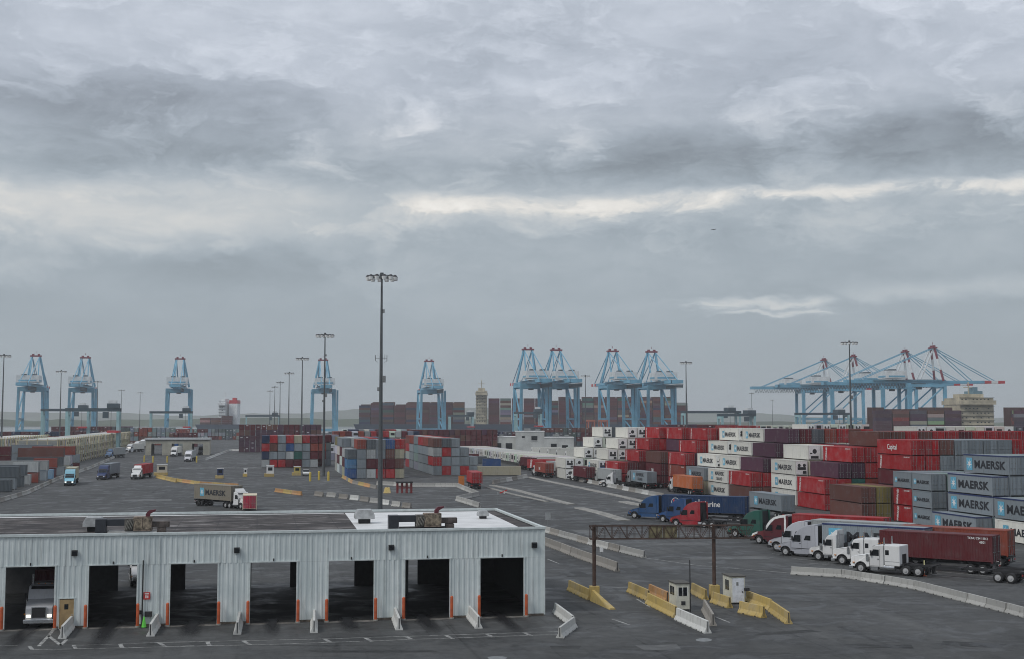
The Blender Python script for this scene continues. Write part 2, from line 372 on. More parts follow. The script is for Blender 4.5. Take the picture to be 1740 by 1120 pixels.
sheet('manhole_cover', [gp(845 + 17 * math.cos(a * .5236), 1118 + 3 * math.sin(a * .5236)) for a in range(12)], .006, M_GALV)
# ------------------------------------------------------------------ gate shed with seven truck lanes
GO = Vector((2.65, 113.0, 0)); GH = 7.2; GD = 23.0; DW = 3.66; DH = 4.75
DU = [-3.53 - 6.15 * k for k in range(7)]; GL = -50.0
def cladmat():
    m, b, p = bsdf('ribbed_cladding')
    t = b.n('ShaderNodeTexCoord').outputs['Object']
    mp = b.n('ShaderNodeMapping'); b.put(mp.inputs[0], t); mp.inputs['Scale'].default_value = (2.2, 2.2, .22)
    st = b.noise(mp.outputs[0], 1.3, 7, .68); bl = b.noise(t, .5, 5, .6); fn = b.noise(t, 3.5, 6, .7)
    x, y, z = b.sep(t); sh = b.m('FRACT', b.m('MULTIPLY', x, .91)); pc = b.noise(b.comb(b.m('FLOOR', b.m('MULTIPLY', x, .91)), 3.3, 0.), 7.7, 0, .5)
    c = b.mix(b.sstep(bl, .3, .7), (.56, .62, .615), (.68, .73, .72))
    c = b.mix(b.sstep(pc, .35, .65, 0., .35), c, (.44, .50, .50))
    c = b.mix(b.sstep(st, .52, .75, 0., .55), c, (.26, .27, .26)); c = b.mix(b.sstep(fn, .66, .74, 0., .5), c, (.22, .18, .14))
    b.put(p.inputs['Base Color'], c); p.inputs['Roughness'].default_value = .5
    return m
M_CLAD = cladmat()
M_TRIM = mat('pale_trim', (.58, .63, .62), .5, 0, .1, 2)
M_ROOFD = None
def roofmat():
    m, b, p = bsdf('weathered_roof_felt')
    t = b.n('ShaderNodeTexCoord').outputs['Object']
    mp = b.n('ShaderNodeMapping'); b.put(mp.inputs[0], t); mp.inputs['Scale'].default_value = (.16, .75, 1)
    a = b.noise(mp.outputs[0], 1.6, 8, .7, .4); f = b.noise(t, .35, 6, .6)
    c = b.mix(b.sstep(f, .35, .7), (.055, .051, .051), (.115, .104, .10))
    c = b.mix(b.sstep(a, .53, .63), c, (.27, .255, .25)); c = b.mix(b.sstep(a, .36, .46, 1., 0.), c, (.035, .035, .04)); sm = b.m('ABSOLUTE', b.m('SUBTRACT', b.m('FRACT', b.m('MULTIPLY', b.sep(t)[0], .3)), .5)); c = b.mix(b.sstep(sm, .48, .495, 0., .5), c, (.05, .05, .055))
    b.put(p.inputs['Base Color'], c); p.inputs['Roughness'].default_value = .9; p.inputs['Specular IOR Level'].default_value = .12
    return m
M_ROOFD = roofmat()
M_ROOFW = mat('white_roof_membrane', (.72, .72, .71), .55, 0, .1, .5)
shed = thing('gate_shed', 'long pale ribbed-metal gate shed with seven open truck doors', 'building', GO, PHI)
def corr(m, x0, x1, z0, z1, y=0.0, pitch=.42, dep=.036):
    n = max(1, round((x1 - x0) / pitch)); p = (x1 - x0) / n; pts = []
    for i in range(n):
        xa = x0 + i * p
        pts += [(xa, y), (xa + p * .5, y), (xa + p * .62, y - dep), (xa + p * .88, y - dep)]
    pts.append((x1, y))
    for (a, ya), (c, yc) in zip(pts, pts[1:]): m.quad((a, ya, z0), (c, yc, z0), (c, yc, z1), (a, ya, z1))
edges = [GL] + sorted(sum([[u - DW / 2, u + DW / 2] for u in DU], [])) + [0.0]
for i in range(0, len(edges) - 1, 2):
    a, c = edges[i], edges[i + 1]
    if i == 2: # pier with the staff door
        m = MB(); corr(m, a, a + .32, .18, DH); corr(m, a + 1.5, c, .18, DH); corr(m, a + .32, a + 1.5, 2.25, DH)
    else: m = MB(); corr(m, a, c, .18, DH)
    link('wall_panel', m.mesh('wall_panel', M_CLAD), shed)
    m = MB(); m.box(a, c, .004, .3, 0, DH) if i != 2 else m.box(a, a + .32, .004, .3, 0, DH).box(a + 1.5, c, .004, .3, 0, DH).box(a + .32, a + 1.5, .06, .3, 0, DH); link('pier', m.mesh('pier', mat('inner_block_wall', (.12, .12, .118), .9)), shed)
    m = MB(); m.box(a, c, -.06, .02, 0, .17) if i != 2 else m.box(a + 1.5, c, -.06, .02, 0, .17); link('plinth', m.mesh('plinth', mat('stained_concrete', (.13, .11, .09), .9, 0, .4, 2)), shed)
m = MB(); corr(m, GL, 0, DH + .005, GH - .16); link('upper_wall', m.mesh('upper_wall', M_CLAD), shed)
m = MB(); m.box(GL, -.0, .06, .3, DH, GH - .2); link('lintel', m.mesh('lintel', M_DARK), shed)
m = MB(); corr(m, 0, GD, .1, GH - .16); me = m.mesh('side_wall', M_CLAD)
o = link('side_wall', me, shed, (0.006, 0, 0), R(90))
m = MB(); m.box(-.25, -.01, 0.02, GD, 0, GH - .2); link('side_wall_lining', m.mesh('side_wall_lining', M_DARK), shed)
for uq in (-12.0, -13.1, -30.8): link('seam_trim', MB().box(uq-.04, uq+.04, -.085, -.05, .2, GH - .18).mesh('seam_trim', M_TRIM), shed)
m = MB(); m.box(-.06, .07, -.07, .06, .1, GH - .16); link('corner_trim', m.mesh('corner_trim', M_TRIM), shed)
for u in DU:
    m = MB(); m.box(u - DW/2 - .09, u - DW/2 + .03, -.075, .05, .02, DH); m.box(u + DW/2 - .03, u + DW/2 + .09, -.075, .05, .02, DH); m.box(u - DW/2 - .14, u + DW/2 + .14, -.08, .05, DH, DH + .09)
    link('door_frame', m.mesh('door_frame', M_TRIM), shed)
    m = MB(); m.box(u - .05, u + .05, -.12, -.06, DH + .1, DH + .3); link('door_sensor', m.mesh('door_sensor', M_BLACK), shed)
be = [GL] + sorted(sum([[u - DW / 2, u + DW / 2] for u in DU[1:6]], [])) + [0.0]
for i in range(0, len(be) - 1, 2):
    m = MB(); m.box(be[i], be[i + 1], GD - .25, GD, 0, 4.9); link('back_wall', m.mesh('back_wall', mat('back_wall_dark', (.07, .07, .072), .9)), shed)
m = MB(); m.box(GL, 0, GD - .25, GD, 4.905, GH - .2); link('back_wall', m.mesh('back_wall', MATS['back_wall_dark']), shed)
m = MB(); m.box(GL, -.005, .05, GD, GH - .42, GH - .22); roof = link('roof', m.mesh('roof', M_ROOFD), shed)
m = MB(); m.box(GL, .12, -.13, .22, GH - .16, GH + .02); m.box(-.2, .12, .224, GD, GH - .16, GH + .02); m.box(GL, .12, GD + .004, GD + .3, GH - .16, GH + .05)
link('coping', m.mesh('coping', M_TRIM), roof)
m = MB(); m.add([(-15.0, GD - .1, GH - .205), (-15.2, 2.6, GH - .205), (-1.6, 2.6, GH - .205), (-1.2, GD - .1, GH - .205)], [(0, 1, 2, 3)]); link('roof_membrane', m.mesh('roof_membrane', M_ROOFW), roof)
m = MB(); m.add([(GL, GD - 1.2, GH - .21), (-15.1, GD - .9, GH - .21), (-15.1, GD - .1, GH - .21), (GL, GD - .1, GH - .21)], [(0, 1, 2, 3)]); link('roof_membrane', m.mesh('roof_membrane', M_ROOFW), roof)
for k in range(6):
    x = -6 - k * 7.6
    m = MB(); m.bar((x, .3, GH - .7), (x, GD - .3, GH - .7), .25, .45); link('roof_beam', m.mesh('roof_beam', M_DARK), shed)
a = edges[2] + .32
m = MB(); m.box(a + .05, a + 1.13, -.02, .03, .06, 2.2); dr = link('staff_door', m.mesh('staff_door', mat('tan_door', (.36, .25, .12), .6, 0, .15, 2)), shed)
m = MB(); m.box(a + .42, a + .72, -.028, -.02, 1.45, 1.85); link('door_window', m.mesh('door_window', M_GLASS), dr)
m = MB(); m.box(a + .95, a + 1.05, -.07, -.02, 1.0, 1.06); link('door_handle', m.mesh('door_handle', M_CHROME), dr)
m = MB(); m.box(a, a + .05, -.05, .03, .0, 2.26); m.box(a + 1.13, a + 1.18, -.05, .03, .0, 2.26); m.box(a - .1, a + 1.28, -.06, .03, 2.262, 2.32); link('door_casing', m.mesh('door_casing', M_TRIM), shed)
def sl(u, v, z=0): return GO + Bv * u + Av * v + Vector((0, 0, z))
fl = MB(); fl.quad(*[sl(u, v, .006)[:] for u, v in ((GL, .1), (-.1, .1), (-.1, GD - .1), (GL, GD - .1))]); o = link('shed_floor', fl.mesh('shed_floor', M_FLOOR)); o['kind'] = 'structure'
# oil-dark wheel tracks leading out of the lanes
def stainmat():
    m, b, p = bsdf('oil_stain')
    g = b.n('ShaderNodeTexCoord').outputs['Object']
    x, y, z = b.sep(g)
    w = b.noise(b.comb(b.m('MULTIPLY', x, 1.5), b.m('MULTIPLY', y, .22), 0.), 1.0, 6, .65)
    e = b.m('ADD', b.m('ABSOLUTE', x), b.m('MULTIPLY', b.m('SUBTRACT', w, .5), 1.4))
    f = b.m('MULTIPLY', b.sstep(e, .05, 1.0, 1., 0.), b.sstep(b.m('ADD', y, b.m('MULTIPLY', b.m('SUBTRACT', w, .5), 6.)), -10.5, -1.0))
    tr = b.n('ShaderNodeBsdfTransparent'); mx = b.n('ShaderNodeMixShader'); b.put(mx.inputs[0], b.m('MULTIPLY', f, .9))
    m.node_tree.links.new(tr.outputs[0], mx.inputs[1]); m.node_tree.links.new(p.outputs[0], mx.inputs[2])
    m.node_tree.links.new(mx.outputs[0], m.node_tree.nodes['Material Output'].inputs[0])
    p.inputs['Base Color'].default_value = (.018, .018, .02, 1); p.inputs['Roughness'].default_value = .5
    return m
M_STAIN = stainmat()
m = MB(); m.quad((-1.5, -12, 0), (1.5, -12, 0), (1.5, 3, 0), (-1.5, 3, 0)); st = m.mesh('oil_stain', M_STAIN)
for k, u in enumerate(DU):
    o = link('oil_stain', st, None, sl(u + random.uniform(-.3, .3), -.1, .018 + .001 * k), PHI); o['kind'] = 'structure'; o.scale = (random.uniform(.8, 1.2), random.uniform(.7, 1.3), 1)
m = MB()
for u in DU: m.box(u - DW/2 - .1, u + DW/2 + .1, -.75, .1, 0, .012)
me = m.mesh('door_apron', mat('apron_concrete', (.17, .16, .145), .9, 0, .4, 1.2)); o = link('door_apron', me, None, GO, PHI); o['kind'] = 'structure'
# orange bollards at the lane jambs
def boll():
    m = MB(); m.cyl((0,0,0),(0,0,1.75),.125,n=12).cyl((0,0,1.75),(0,0,1.83),.125,.05,n=12); return m.mesh('bollard_post', M_ORANGE)
k = 0
for i, u in enumerate(sorted(DU)):
    for s, sd in ((-1, 'left'), (1, 'right')):
        b_ = thing('bollard', 'orange bollard on the %s side of the %s lane opening from the left' % (sd, ordn(i + 1)), 'bollard', sl(u + s * (DW/2 + .12), -.42), PHI, 'orange bollards at the lane openings')
        link('post', cm('boll', boll), b_)
        link('base_collar', cm('bollc', lambda: MB().cyl((0,0,0),(0,0,.12),.2,n=12).mesh('base_collar', M_KERB)), b_)
# wall lights, sign, pipe
for i, (px, t) in enumerate(((136, 'between the first and second lane openings'), (408, 'between the third and fourth lane openings'), (667, 'between the fifth and sixth lane openings'), (907, 'near the end corner of the shed'))):
    tt = (px - CX) / F; u = (tt * 113 - 2.65) / (.983 - .182 * tt)
    b_ = thing('wall_light', 'dark square wall light high on the shed %s' % t, 'light', sl(u, -.06, 5.75), PHI, 'square wall lights on the shed')
    link('housing', cm('wl', lambda: MB().box(-.22,.22,-.2,0,-.22,.22).mesh('housing', M_BLACK, .02)), b_)
    link('lens', cm('wl2', lambda: MB().box(-.16,.16,-.215,-.2,-.16,.12).mesh('lens', M_GLASS)), b_)
tt = (258.5 - CX) / F; u = (tt * 113 - 2.65) / (.983 - .182 * tt)
b_ = thing('wall_sign', 'small red and white notice on the shed wall', 'sign', sl(u, -.075, 2.35), PHI)
link('sign_board', MB().box(-.26,.26,-.02,0,-.28,.28).mesh('sign_board', mat('sign_red', (.55,.04,.03), .5)), b_)
link('sign_mark', MB().box(-.16,.16,-.026,-.021,.12,.2).box(-.1,-.02,-.026,-.021,-.18,.08).box(.04,.12,-.026,-.021,-.18,.02).mesh('sign_mark', M_LET_W), b_)
tt = (251.5 - CX) / F; u = (tt * 113 - 2.65) / (.983 - .182 * tt)
b_ = thing('drain_pipe', 'thin dark drain pipe running down the shed beside the second lane', 'pipe', sl(u, -.13), PHI)
link('pipe', MB().cyl((0,0,.1),(0,0,5.1),.05,n=8).mesh('pipe', M_BLACK), b_); link('pipe_box', MB().box(-.28,.0,-.1,.06,.95,1.25).box(.2,.75,-.1,.06,.75,1.15).mesh('pipe_box', M_DARK), b_)
b_ = thing('traffic_cone', 'bright green cone beside the drain pipe at the shed wall', 'cone', sl(u + .2, -.75), PHI)
link('cone_body', MB().cyl((0,0,.05),(0,0,.85),.19,.05,n=10).mesh('cone_body', mat('lime_green', (.15,.7,.08), .5)), b_); link('cone_base', MB().box(-.22,.22,-.22,.22,0,.05).mesh('cone_base', M_BLACK), b_)
# inside the lanes: cabinets and a control pedestal
for (u, v, w, h, lab) in ((-10.4, 15, 1.5, 3.6, 'tall grey equipment cabinet standing inside the sixth lane'), (-3.4, 16, 1.2, 3.4, 'dark equipment cabinet standing inside the last lane of the shed')):
    b_ = thing('equipment_cabinet', lab, 'cabinet', sl(u, v), PHI)
    link('cabinet_body', MB().box(-w/2, w/2, -.5, .5, .1, h).mesh('cabinet_body', mat('cabinet_grey', (.10,.12,.13), .5), .03), b_)
    link('cabinet_door', MB().box(-w/2+.08, -.03, -.53, -.504, .3, h-.15).mesh('cabinet_door', MATS['cabinet_grey']), b_); link('cabinet_door', MB().box(.03, w/2-.08, -.53, -.504, .3, h-.15).mesh('cabinet_door', MATS['cabinet_grey']), b_)
for i, u in enumerate((-31.0, -24.9, -18.8, -12.7)):
    b_ = thing('lane_pedestal', 'white control pedestal on the island beside the %s shed lane' % ('third', 'fourth', 'fifth', 'sixth')[i], 'pedestal', sl(u + .15, 9), PHI, 'pedestals inside the shed')
    link('post', cm('pedp', lambda: MB().box(-.12,.12,-.12,.12,0,1.2).mesh('post', M_GALV)), b_); link('head', cm('pedh', lambda: MB().box(-.3,.3,-.2,.2,1.2,1.75).mesh('head', M_WHITE, .03)), b_)
# rooftop machinery
def hvac(u, v, label, long):
    b_ = thing('rooftop_unit', label, 'machinery', sl(u, v, GH - .22), PHI); b_.scale = (.68, .85, .88)
    link('base_frame', MB().box(0,5.6,-.6,.7,.0,.22).mesh('base_frame', mat('pale_curb', (.5,.5,.48), .7) if not long else M_DARK), b_)
    link('duct', MB().box(-1.4,-.2,-.7,.7,0,1.35).box(-.2,2.1,-.5,.5,.72,1.32).mesh('duct', mat('dark_sheet_metal', (.03,.034,.042), .5), .03), b_)
    link('cabinet', MB().box(2.9,5.0,-.7,.7,.24,1.5).mesh('cabinet', mat('weathered_unit', (.23,.18,.14), .8, 0, .5, 2.2), .03), b_)
    link('access_panel', MB().box(3.0,3.9,-.73,-.704,.4,1.35).mesh('access_panel', mat('unit_panel', (.27,.22,.16), .8, 0, .5, 3)), b_); link('access_panel', MB().box(4.0,4.9,-.73,-.704,.4,1.35).mesh('access_panel', MATS['unit_panel']), b_)
    m = MB()
    for i in range(5): m.bar((1.95 + i * .18, -.72, .4), (2.25 + i * .18, -.72, 1.2), .1, .06)
    link('louvres', m.mesh('louvres', mat('louvre_grey', (.26,.25,.22), .7, 0, .4, 3)), b_)
    link('blower', MB().box(1.9,2.9,-.6,.6,.26,1.35).mesh('blower', mat('blower_grey', (.15,.14,.125), .8, 0, .5, 2), .04), b_)
    m = MB(); m.prism([(4.25,1.5),(4.7,1.5),(4.75,1.75),(5.35,2.0),(5.4,2.14),(4.6,2.06),(4.25,1.75)], -.28, .28)
    link('exhaust_hood', m.mesh('exhaust_hood', mat('maroon_metal', (.11,.02,.03), .6)), b_)
    link('side_box', MB().box(5.0,7.0,-.35,.35,.55,1.05).box(5.6,6.6,-.5,.5,.0,.5).mesh('side_box', mat('side_box_brown', (.11,.09,.08), .8, 0, .4, 2), .02), b_)
hvac(-11.7, 2.4, 'weathered rooftop unit with maroon exhaust hood on the white roof', True)
hvac(-35.0, 2.6, 'weathered rooftop unit with maroon exhaust hood on the dark roof', False)
def vent(u, v, s, label):
    b_ = thing('roof_vent', label, 'vent', sl(u, v, GH - .2), PHI, 'roof vents')
    link('vent_neck', MB().box(-.5*s,.5*s,-.5*s,.5*s,0,.4*s).mesh('vent_neck', M_DARK), b_)
    m = MB(); m.prism([(-.85*s,.4*s),(.85*s,.4*s),(.85*s,.75*s),(.6*s,1.2*s),(-.6*s,1.2*s),(-.85*s,.75*s)], -.8*s, .8*s)
    link('vent_cap', m.mesh('vent_cap', mat('vent_metal', (.42,.43,.43), .5, .2, .2, 2), .03), b_)
vent(-14.1, 9.5, 1.0, 'grey box vent near the edge of the white roof')
vent(-3.0, 13, .6, 'small hooded vent near the far end of the white roof')
vent(-36.4, 5.2, .95, 'pale box vent beside the machinery on the dark roof')
#===STACKS===
# ------------------------------------------------------------------ shipping containers
PAL = {'r': ((.345,.010,.014),'bright red'), 'm': ((.105,.015,.022),'maroon'), 'b': ((.145,.06,.048),'brown'), 'g': ((.225,.26,.285),'grey'), 'l': ((.40,.42,.42),'light grey'),
       'w': ((.68,.67,.61),'cream'), 'B': ((.03,.09,.25),'blue'), 'n': ((.02,.035,.085),'navy'), 'o': ((.46,.125,.035),'orange'), 'k': ((.235,.045,.028),'brick-red'),
       'p': ((.085,.035,.06),'plum'), 't': ((.025,.12,.10),'green'), 'y': ((.24,.20,.06),'olive-yellow'), 'e': ((.40,.37,.27),'beige'), 'd': ((.10,.12,.135),'dark grey'),
       'c': ((.16,.28,.40),'blue-grey'), 'q': ((.06,.19,.36),'mid blue')}
SPECIAL = {'M': ('w','big'), 'S': ('g','small'), 'N': ('g','star'), 'H': ('r','vert'), 'K': ('k','vert'), 'C': ('r','script'), 'T': ('m','tex'), 'Z': ('w','two'), 'G': ('g','big')}
CW = 2.438
def cont_mesh(L):
    m = MB(); H = 2.59; h = CW / 2
    rail, post = .12, .14
    # frame
    for y in (-h, h - .1):
        m.box(-L/2 + post, L/2 - post, y + .008, y + .092, .13, .22); m.box(-L/2 + post, L/2 - post, y, y + .1, H - rail - .02, H - .02)
        for x in (-L/2, L/2 - post): m.box(x, x + post, y, y + .1, .0, H)
    for x in (-L/2, L/2 - .1):
        m.box(x, x + .1, -h + .1, h - .1, .13, .22); m.box(x, x + .1, -h + .1, h - .1, H - rail - .02, H - .02)
    # corrugated sides, folds pushed inwards
    n = round((L - 2 * post) / .28); p = (L - 2 * post) / n
    for s in (-1, 1):
        pts = []
        for i in range(n):
            xa = -L/2 + post + i * p
            pts += [(xa, s * (h - .012)), (xa + .26 * p, s * (h - .012)), (xa + .5 * p, s * (h - .05)), (xa + .76 * p, s * (h - .05))]
        pts.append((L/2 - post, s * (h - .012)))
        for (a, ya), (c, yc) in zip(pts, pts[1:]): m.quad((a, ya, .16), (c, yc, .16), (c, yc, H - rail), (a, ya, H - rail))
    # front wall
    n2 = 8; q = (CW - .2) / n2
    for i in range(n2):
        ya = -h + .1 + i * q
        for (a, xa, c, xc) in ((ya, L/2 - .03, ya + .5 * q, L/2 - .03), (ya + .5 * q, L/2 - .03, ya + .65 * q, L/2 - .07), (ya + .65 * q, L/2 - .07, ya + q, L/2 - .03)):
            m.quad((xa, a, .16), (xc, c, .16), (xc, c, H - rail), (xa, a, H - rail))
    m.quad((-L/2 + .05, -h + .1, .16), (-L/2 + .05, h - .1, .16), (-L/2 + .05, h - .1, H - rail), (-L/2 + .05, -h + .1, H - rail))
    m.quad((-L/2 + .1, -h + .1, H - .03), (L/2 - .1, -h + .1, H - .03), (L/2 - .1, h - .1, H - .03), (-L/2 + .1, h - .1, H - .03))
    m.quad((-L/2 + .1, -h + .1, .1), (L/2 - .1, -h + .1, .1), (L/2 - .1, h - .1, .1), (-L/2 + .1, h - .1, .1))
    return m.mesh('container_body', M_CONT)
def door_mesh(s):
    m = MB(); y0, y1 = (.02, 1.08) if s > 0 else (-1.08, -.02)
    m.box(0, .045, y0, y1, .18, 2.44)
    for z in (.5, 1.0, 1.5, 2.0): m.box(-.02, 0, y0 + .06, y1 - .06, z - .03, z + .03)
    return m.mesh('door', M_CONT)
def bars_mesh(y): 
    m = MB(); m.cyl((-.05, y, .12), (-.05, y, 2.5), .022, n=6); m.box(-.07, -.03, y - .02, y + .3, 1.0, 1.06)
    for z in (.2, .7, 1.6, 2.35): m.box(-.07, -.021, y - .06, y + .06, z, z + .08)
    return m.mesh('locking_bar', M_GALV)
def star_mesh(w, h, plate=True):
    m = MB(); m.quad((-w/2, -h/2, 0), (w/2, -h/2, 0), (w/2, h/2, 0), (-w/2, h/2, 0)); return m.mesh('logo_panel', M_STARB)
def star_shape(r):
    m = MB(); pts = []
    for i in range(14):
        a = math.pi / 2 + i * math.pi / 7; q = r if i % 2 == 0 else r * .3
        pts.append((q * math.cos(a), q * math.sin(a), 0))
    for i in range(14): m.quad((0, 0, 0), pts[i], pts[(i + 1) % 14])
    return m.mesh('logo_star', M_LET_W)
SIDE = Matrix(((-1,0,0,0),(0,0,1,0),(0,1,0,0),(0,0,0,1)))        # flat print on the +Y side: text x -> -X, text y -> Z
def prt(name, me, parent, x, y, z, rot=0, scale=1):
    o = link(name, me, parent)
    o.matrix_local = Matrix.Translation((x, y, z)) @ SIDE @ Matrix.Rotation(rot, 4, 'Z') @ Matrix.Scale(scale, 4)
    return o
def lettering(o, style, L, H):
    y = CW / 2 + .006; k = L / 12.19
    if style in ('big', 'star', 'small'):
        s = {'big': .86, 'star': 1.06, 'small': .75}[style]
        if L < 8: s = .50
        tx = -.95 * k
        tm = textmesh('MAERSK', 'MAERSK', 1.35, M_LET_K, .05, 1.06, 1.5); wd = max(v.co.x for v in tm.vertices) * 2 * s
        prt('lettering', textmesh('MAERSK', 'MAERSK', 1.35, M_LET_K, .05, 1.06, 1.5), o, tx, y, H * .48, 0, s)
        lx = tx + wd / 2 + .76 * s + .3 * s
        pn = prt('logo_panel', cm('logopanel', lambda: star_mesh(1.45, 1.5)), o, lx, y, H * .5, 0, s * 1.05)
        st = link('logo_star', cm('logostar', lambda: star_shape(.66)), pn, (0, 0, .004))
        if style == 'star': link('top_rail', cm(('nrail', L), lambda: MB().box(-L/2-.006,L/2+.006,CW/2-.1,CW/2+.006,2.44,2.6).box(-L/2-.008,-L/2+.1,-CW/2,CW/2-.1,2.44,2.6).mesh('top_rail', mat('rail_navy', (.02,.035,.12), .5))), o)
    elif style == 'two':
        prt('lettering', textmesh('MAERSK', 'MAERSK', 1.35, M_LET_K, .05, 1.06, 1.5), o, -1.0, y, H * .68, 0, .72)
        prt('lettering', textmesh('SEALAND', 'SEALAND', 1.35, MATS['black_lettering'], .03, 1.0, 1.0), o, -1.0, y, H * .3, 0, .62)
        pn = prt('logo_panel', cm('logopanel', lambda: star_mesh(1.45, 1.5)), o, 3.6, y, H * .5, 0, 1.0); link('logo_star', cm('logostar', lambda: star_shape(.66)), pn, (0, 0, .004))
    elif style == 'vert':
        prt('lettering', textmesh('HSUD', 'HAMBURG SÜD', 1.0, M_LET_W, .045, 1.0, .47), o, L/2 - 1.35, y, H * .5, R(80), .72)
        prt('lettering', textmesh('num', 'SUDU 602 481 7', .3, M_LET_W, .008), o, -L/2 + 1.5, y, H * .88)
    elif style == 'script':
        prt('lettering', textmesh('capital', 'Capital', 1.0, M_LET_W, .02), o, .6, y, H * .5, 0, 1.25)
    elif style == 'tex': prt('lettering', textmesh('tex', 'tex', 1.0, M_LET_W, .03), o, .5, y, H * .45, 0, 1.3)
    elif style == 'num': 
        prt('lettering', textmesh('num2', 'TCNU 734 118 2', .3, M_LET_W, .008), o, -L/2 + 1.5, y, H * .88)
        prt('lettering', textmesh('num3', '45G1', .3, M_LET_W, .008), o, -L/2 + 1.0, y, H * .74)
def unit_mesh():
    m = MB(); m.box(-.03, .05, -1.08, 1.08, .18, 2.44); return m.mesh('unit_panel', M_WHITE)
def unit_dark():
    m = MB(); m.box(-.04, -.031, -.8, .8, .95, 1.45); m.cyl((-.045, -.5, 1.75), (-.031, -.5, 1.75), .3, n=10); m.cyl((-.045, .5, 1.75), (-.031, .5, 1.75), .3, n=10); m.box(-.04, -.031, -.9, -.2, .3, .8)
    return m.mesh('unit_grille', M_DARK)
def unit_dark2():
    m = MB(); m.cyl((-.045, 0, 1.55), (-.031, 0, 1.55), .42, n=12); m.box(-.04, -.031, -.75, .75, .3, .75); m.box(-.04, -.031, .45, .9, 1.1, 1.3)
    return m.mesh('unit_grille', M_DARK)
SPECS = []
def cont(P, rot, ch, where, L=12.19, H=2.7, reefer=False, group='containers in the yard', force=False, full=False, text=None, col=None, cname=None, door=None):
    style = None; base = ch
    if ch in SPECIAL: base, style = SPECIAL[ch]
    c, nm = PAL[base]
    SPECS.append(dict(P=Vector(P), rot=rot, c=col or c, nm=cname or nm, style=text or style, L=L, H=H, reefer=reefer or base == 'w', where=where, group=group, force=force, full=full, door=door))
NUM = 'zero one two three four five six seven eight nine ten eleven twelve thirteen fourteen fifteen sixteen seventeen eighteen nineteen twenty'.split() + ['twenty-' + q for q in 'one two three four five six seven eight nine'.split()] + ['thirty'] + ['thirty-' + q for q in 'one two three four five six seven eight nine'.split()] + ['forty', 'forty-one']
def uv(px, Z):
    X = (px - CX) / F * Z
    return X * math.cos(PHI) + Z * math.sin(PHI), -X * math.sin(PHI) + Z * math.cos(PHI)
def bay(stack, px, Z, rows, L=12.19, H=2.7, u0v0=None, flipends=False, pitch=2.58):
    """one bay of a block: near-left corner at picture column px and distance Z; rows from the ground up: (first column, colours)"""
    u0, v0 = u0v0 or uv(px, Z)
    z = 0.0
    for t, (c0, s) in enumerate(rows):
        for i, ch in enumerate(s):
            if ch == '.': continue
            u = u0 + (c0 + i) * pitch + CW / 2; v = v0 + L / 2
            P = Bv * u + Av * v + Vector((0, 0, z)); fl = flipends and ch.islower() and random.random() < .4
            cont(P, R(90) + PHI + (math.pi if fl else 0), ch, 'tier %s, column %s, %s' % (NUM[t + 1], NUM[i + 1], stack), L, H - .02)
        z += H
    return u0, v0
# ---- the stepped block on the right: each nearer bay starts further right
S = '%s step of the stepped block'
bay(S % 'first', 1024, 362, [(-4,'wwwww'), (-4,'wwwww'), (-2,'wwww'), (-1,'www'), (0,'wd')], H=2.75)
bay(S % 'second', 1066, 345, [(-3,'wwwwmm'), (-3,'Mwwmmr'), (-2,'wwwmr'), (-1,'wwwr'), (0,'www')], H=2.75)
bay(S % 'third', 1119, 329, [(-4,'rmmrr'), (-4,'Hmmrr'), (-2,'Hrrm'), (-1,'Hrm'), (0,'Hr')], H=2.78)
bay(S % 'fourth', 1157, 316, [(-2,'mmmrr'), (-2,'Tmmrr'), (-2,'bmrrr'), (0,'prp'), (0,'Hm')], H=2.78)
bay(S % 'fifth', 1199, 303, [(-2,'Hmmpr'), (-2,'Kkmpr'), (-2,'Hpmrr'), (-1,'Hrrm'), (0,'Hrm')], H=2.78)
bay(S % 'sixth', 1253, 290, [(-3,'ellmp'), (-3,'Gwwwm'), (-2,'Mwwrp'), (-1,'Mwrp'), (0,'Mwp')], H=2.8)
bay(S % 'seventh', 1295, 278, [(-3,'Mwwmr'), (-3,'Zwwmr'), (-2,'Mwwmr'), (-1,'Mwmm'), (0,'Mwm')], H=2.8)
bay(S % 'eighth', 1336, 265, [(-3,'bbbmr'), (-3,'Hrrmm'), (-2,'pmkmr'), (-1,'pmopm'), (0,'pmdkrbr')], H=2.8)
bay(S % 'ninth', 1393, 252.5, [(-2,'Mwmm'), (-2,'Mwmm'), (-2,'Mwmpm'), (-1,'wwrmp')], H=2.78)
bay(S % 'tenth', 1490, 240, [(-4,'rrbbmm'), (-4,'Hrtkpm'), (-3,'pprbbrm'), (-2,'Hrmpr'), (0,'bbrbrrmrrrrr')], H=2.76)
bay(S % 'eleventh', 1459, 216, [(0,'byb'), (0,'byb')], H=2.62)
bay(S % 'twelfth', 1569, 221, [(-1,'mkggg'), (-1,'mrkgg'), (-1,'mrggg'), (-1,'Hrgggg'), (-1,'Crbggggr')], H=2.52)
bay('far short stack beside the corner stack', 1543.6, 209.6, [(0,'Hkgg'), (0,'Hrgg'), (0,'Sggg')], H=2.62, L=6.06)
bay('near short stack beside the corner stack', 1577, 203.2, [(0,'Sggg'), (0,'Sggg'), (0,'Sggg')], H=2.62, L=6.06)
bay('blue-grey corner stack', 1680, 186, [(-1,'Nggg'), (0,'Nggg'), (0,'Nggg'), (1,'Nggg'), (5,'Nggg')], H=2.74)
bay('front corner stack', 1770, 170, [(0,'Mw'), (-0,'Ngg')], H=2.85)
bay('white row behind the stepped block', 1370, 420, [(0,'wwwwwwww')]*5, H=2.84)
bay('white row behind the red bays', 1555, 330, [(0,'wwwwwwwwww')]*5, H=2.82)
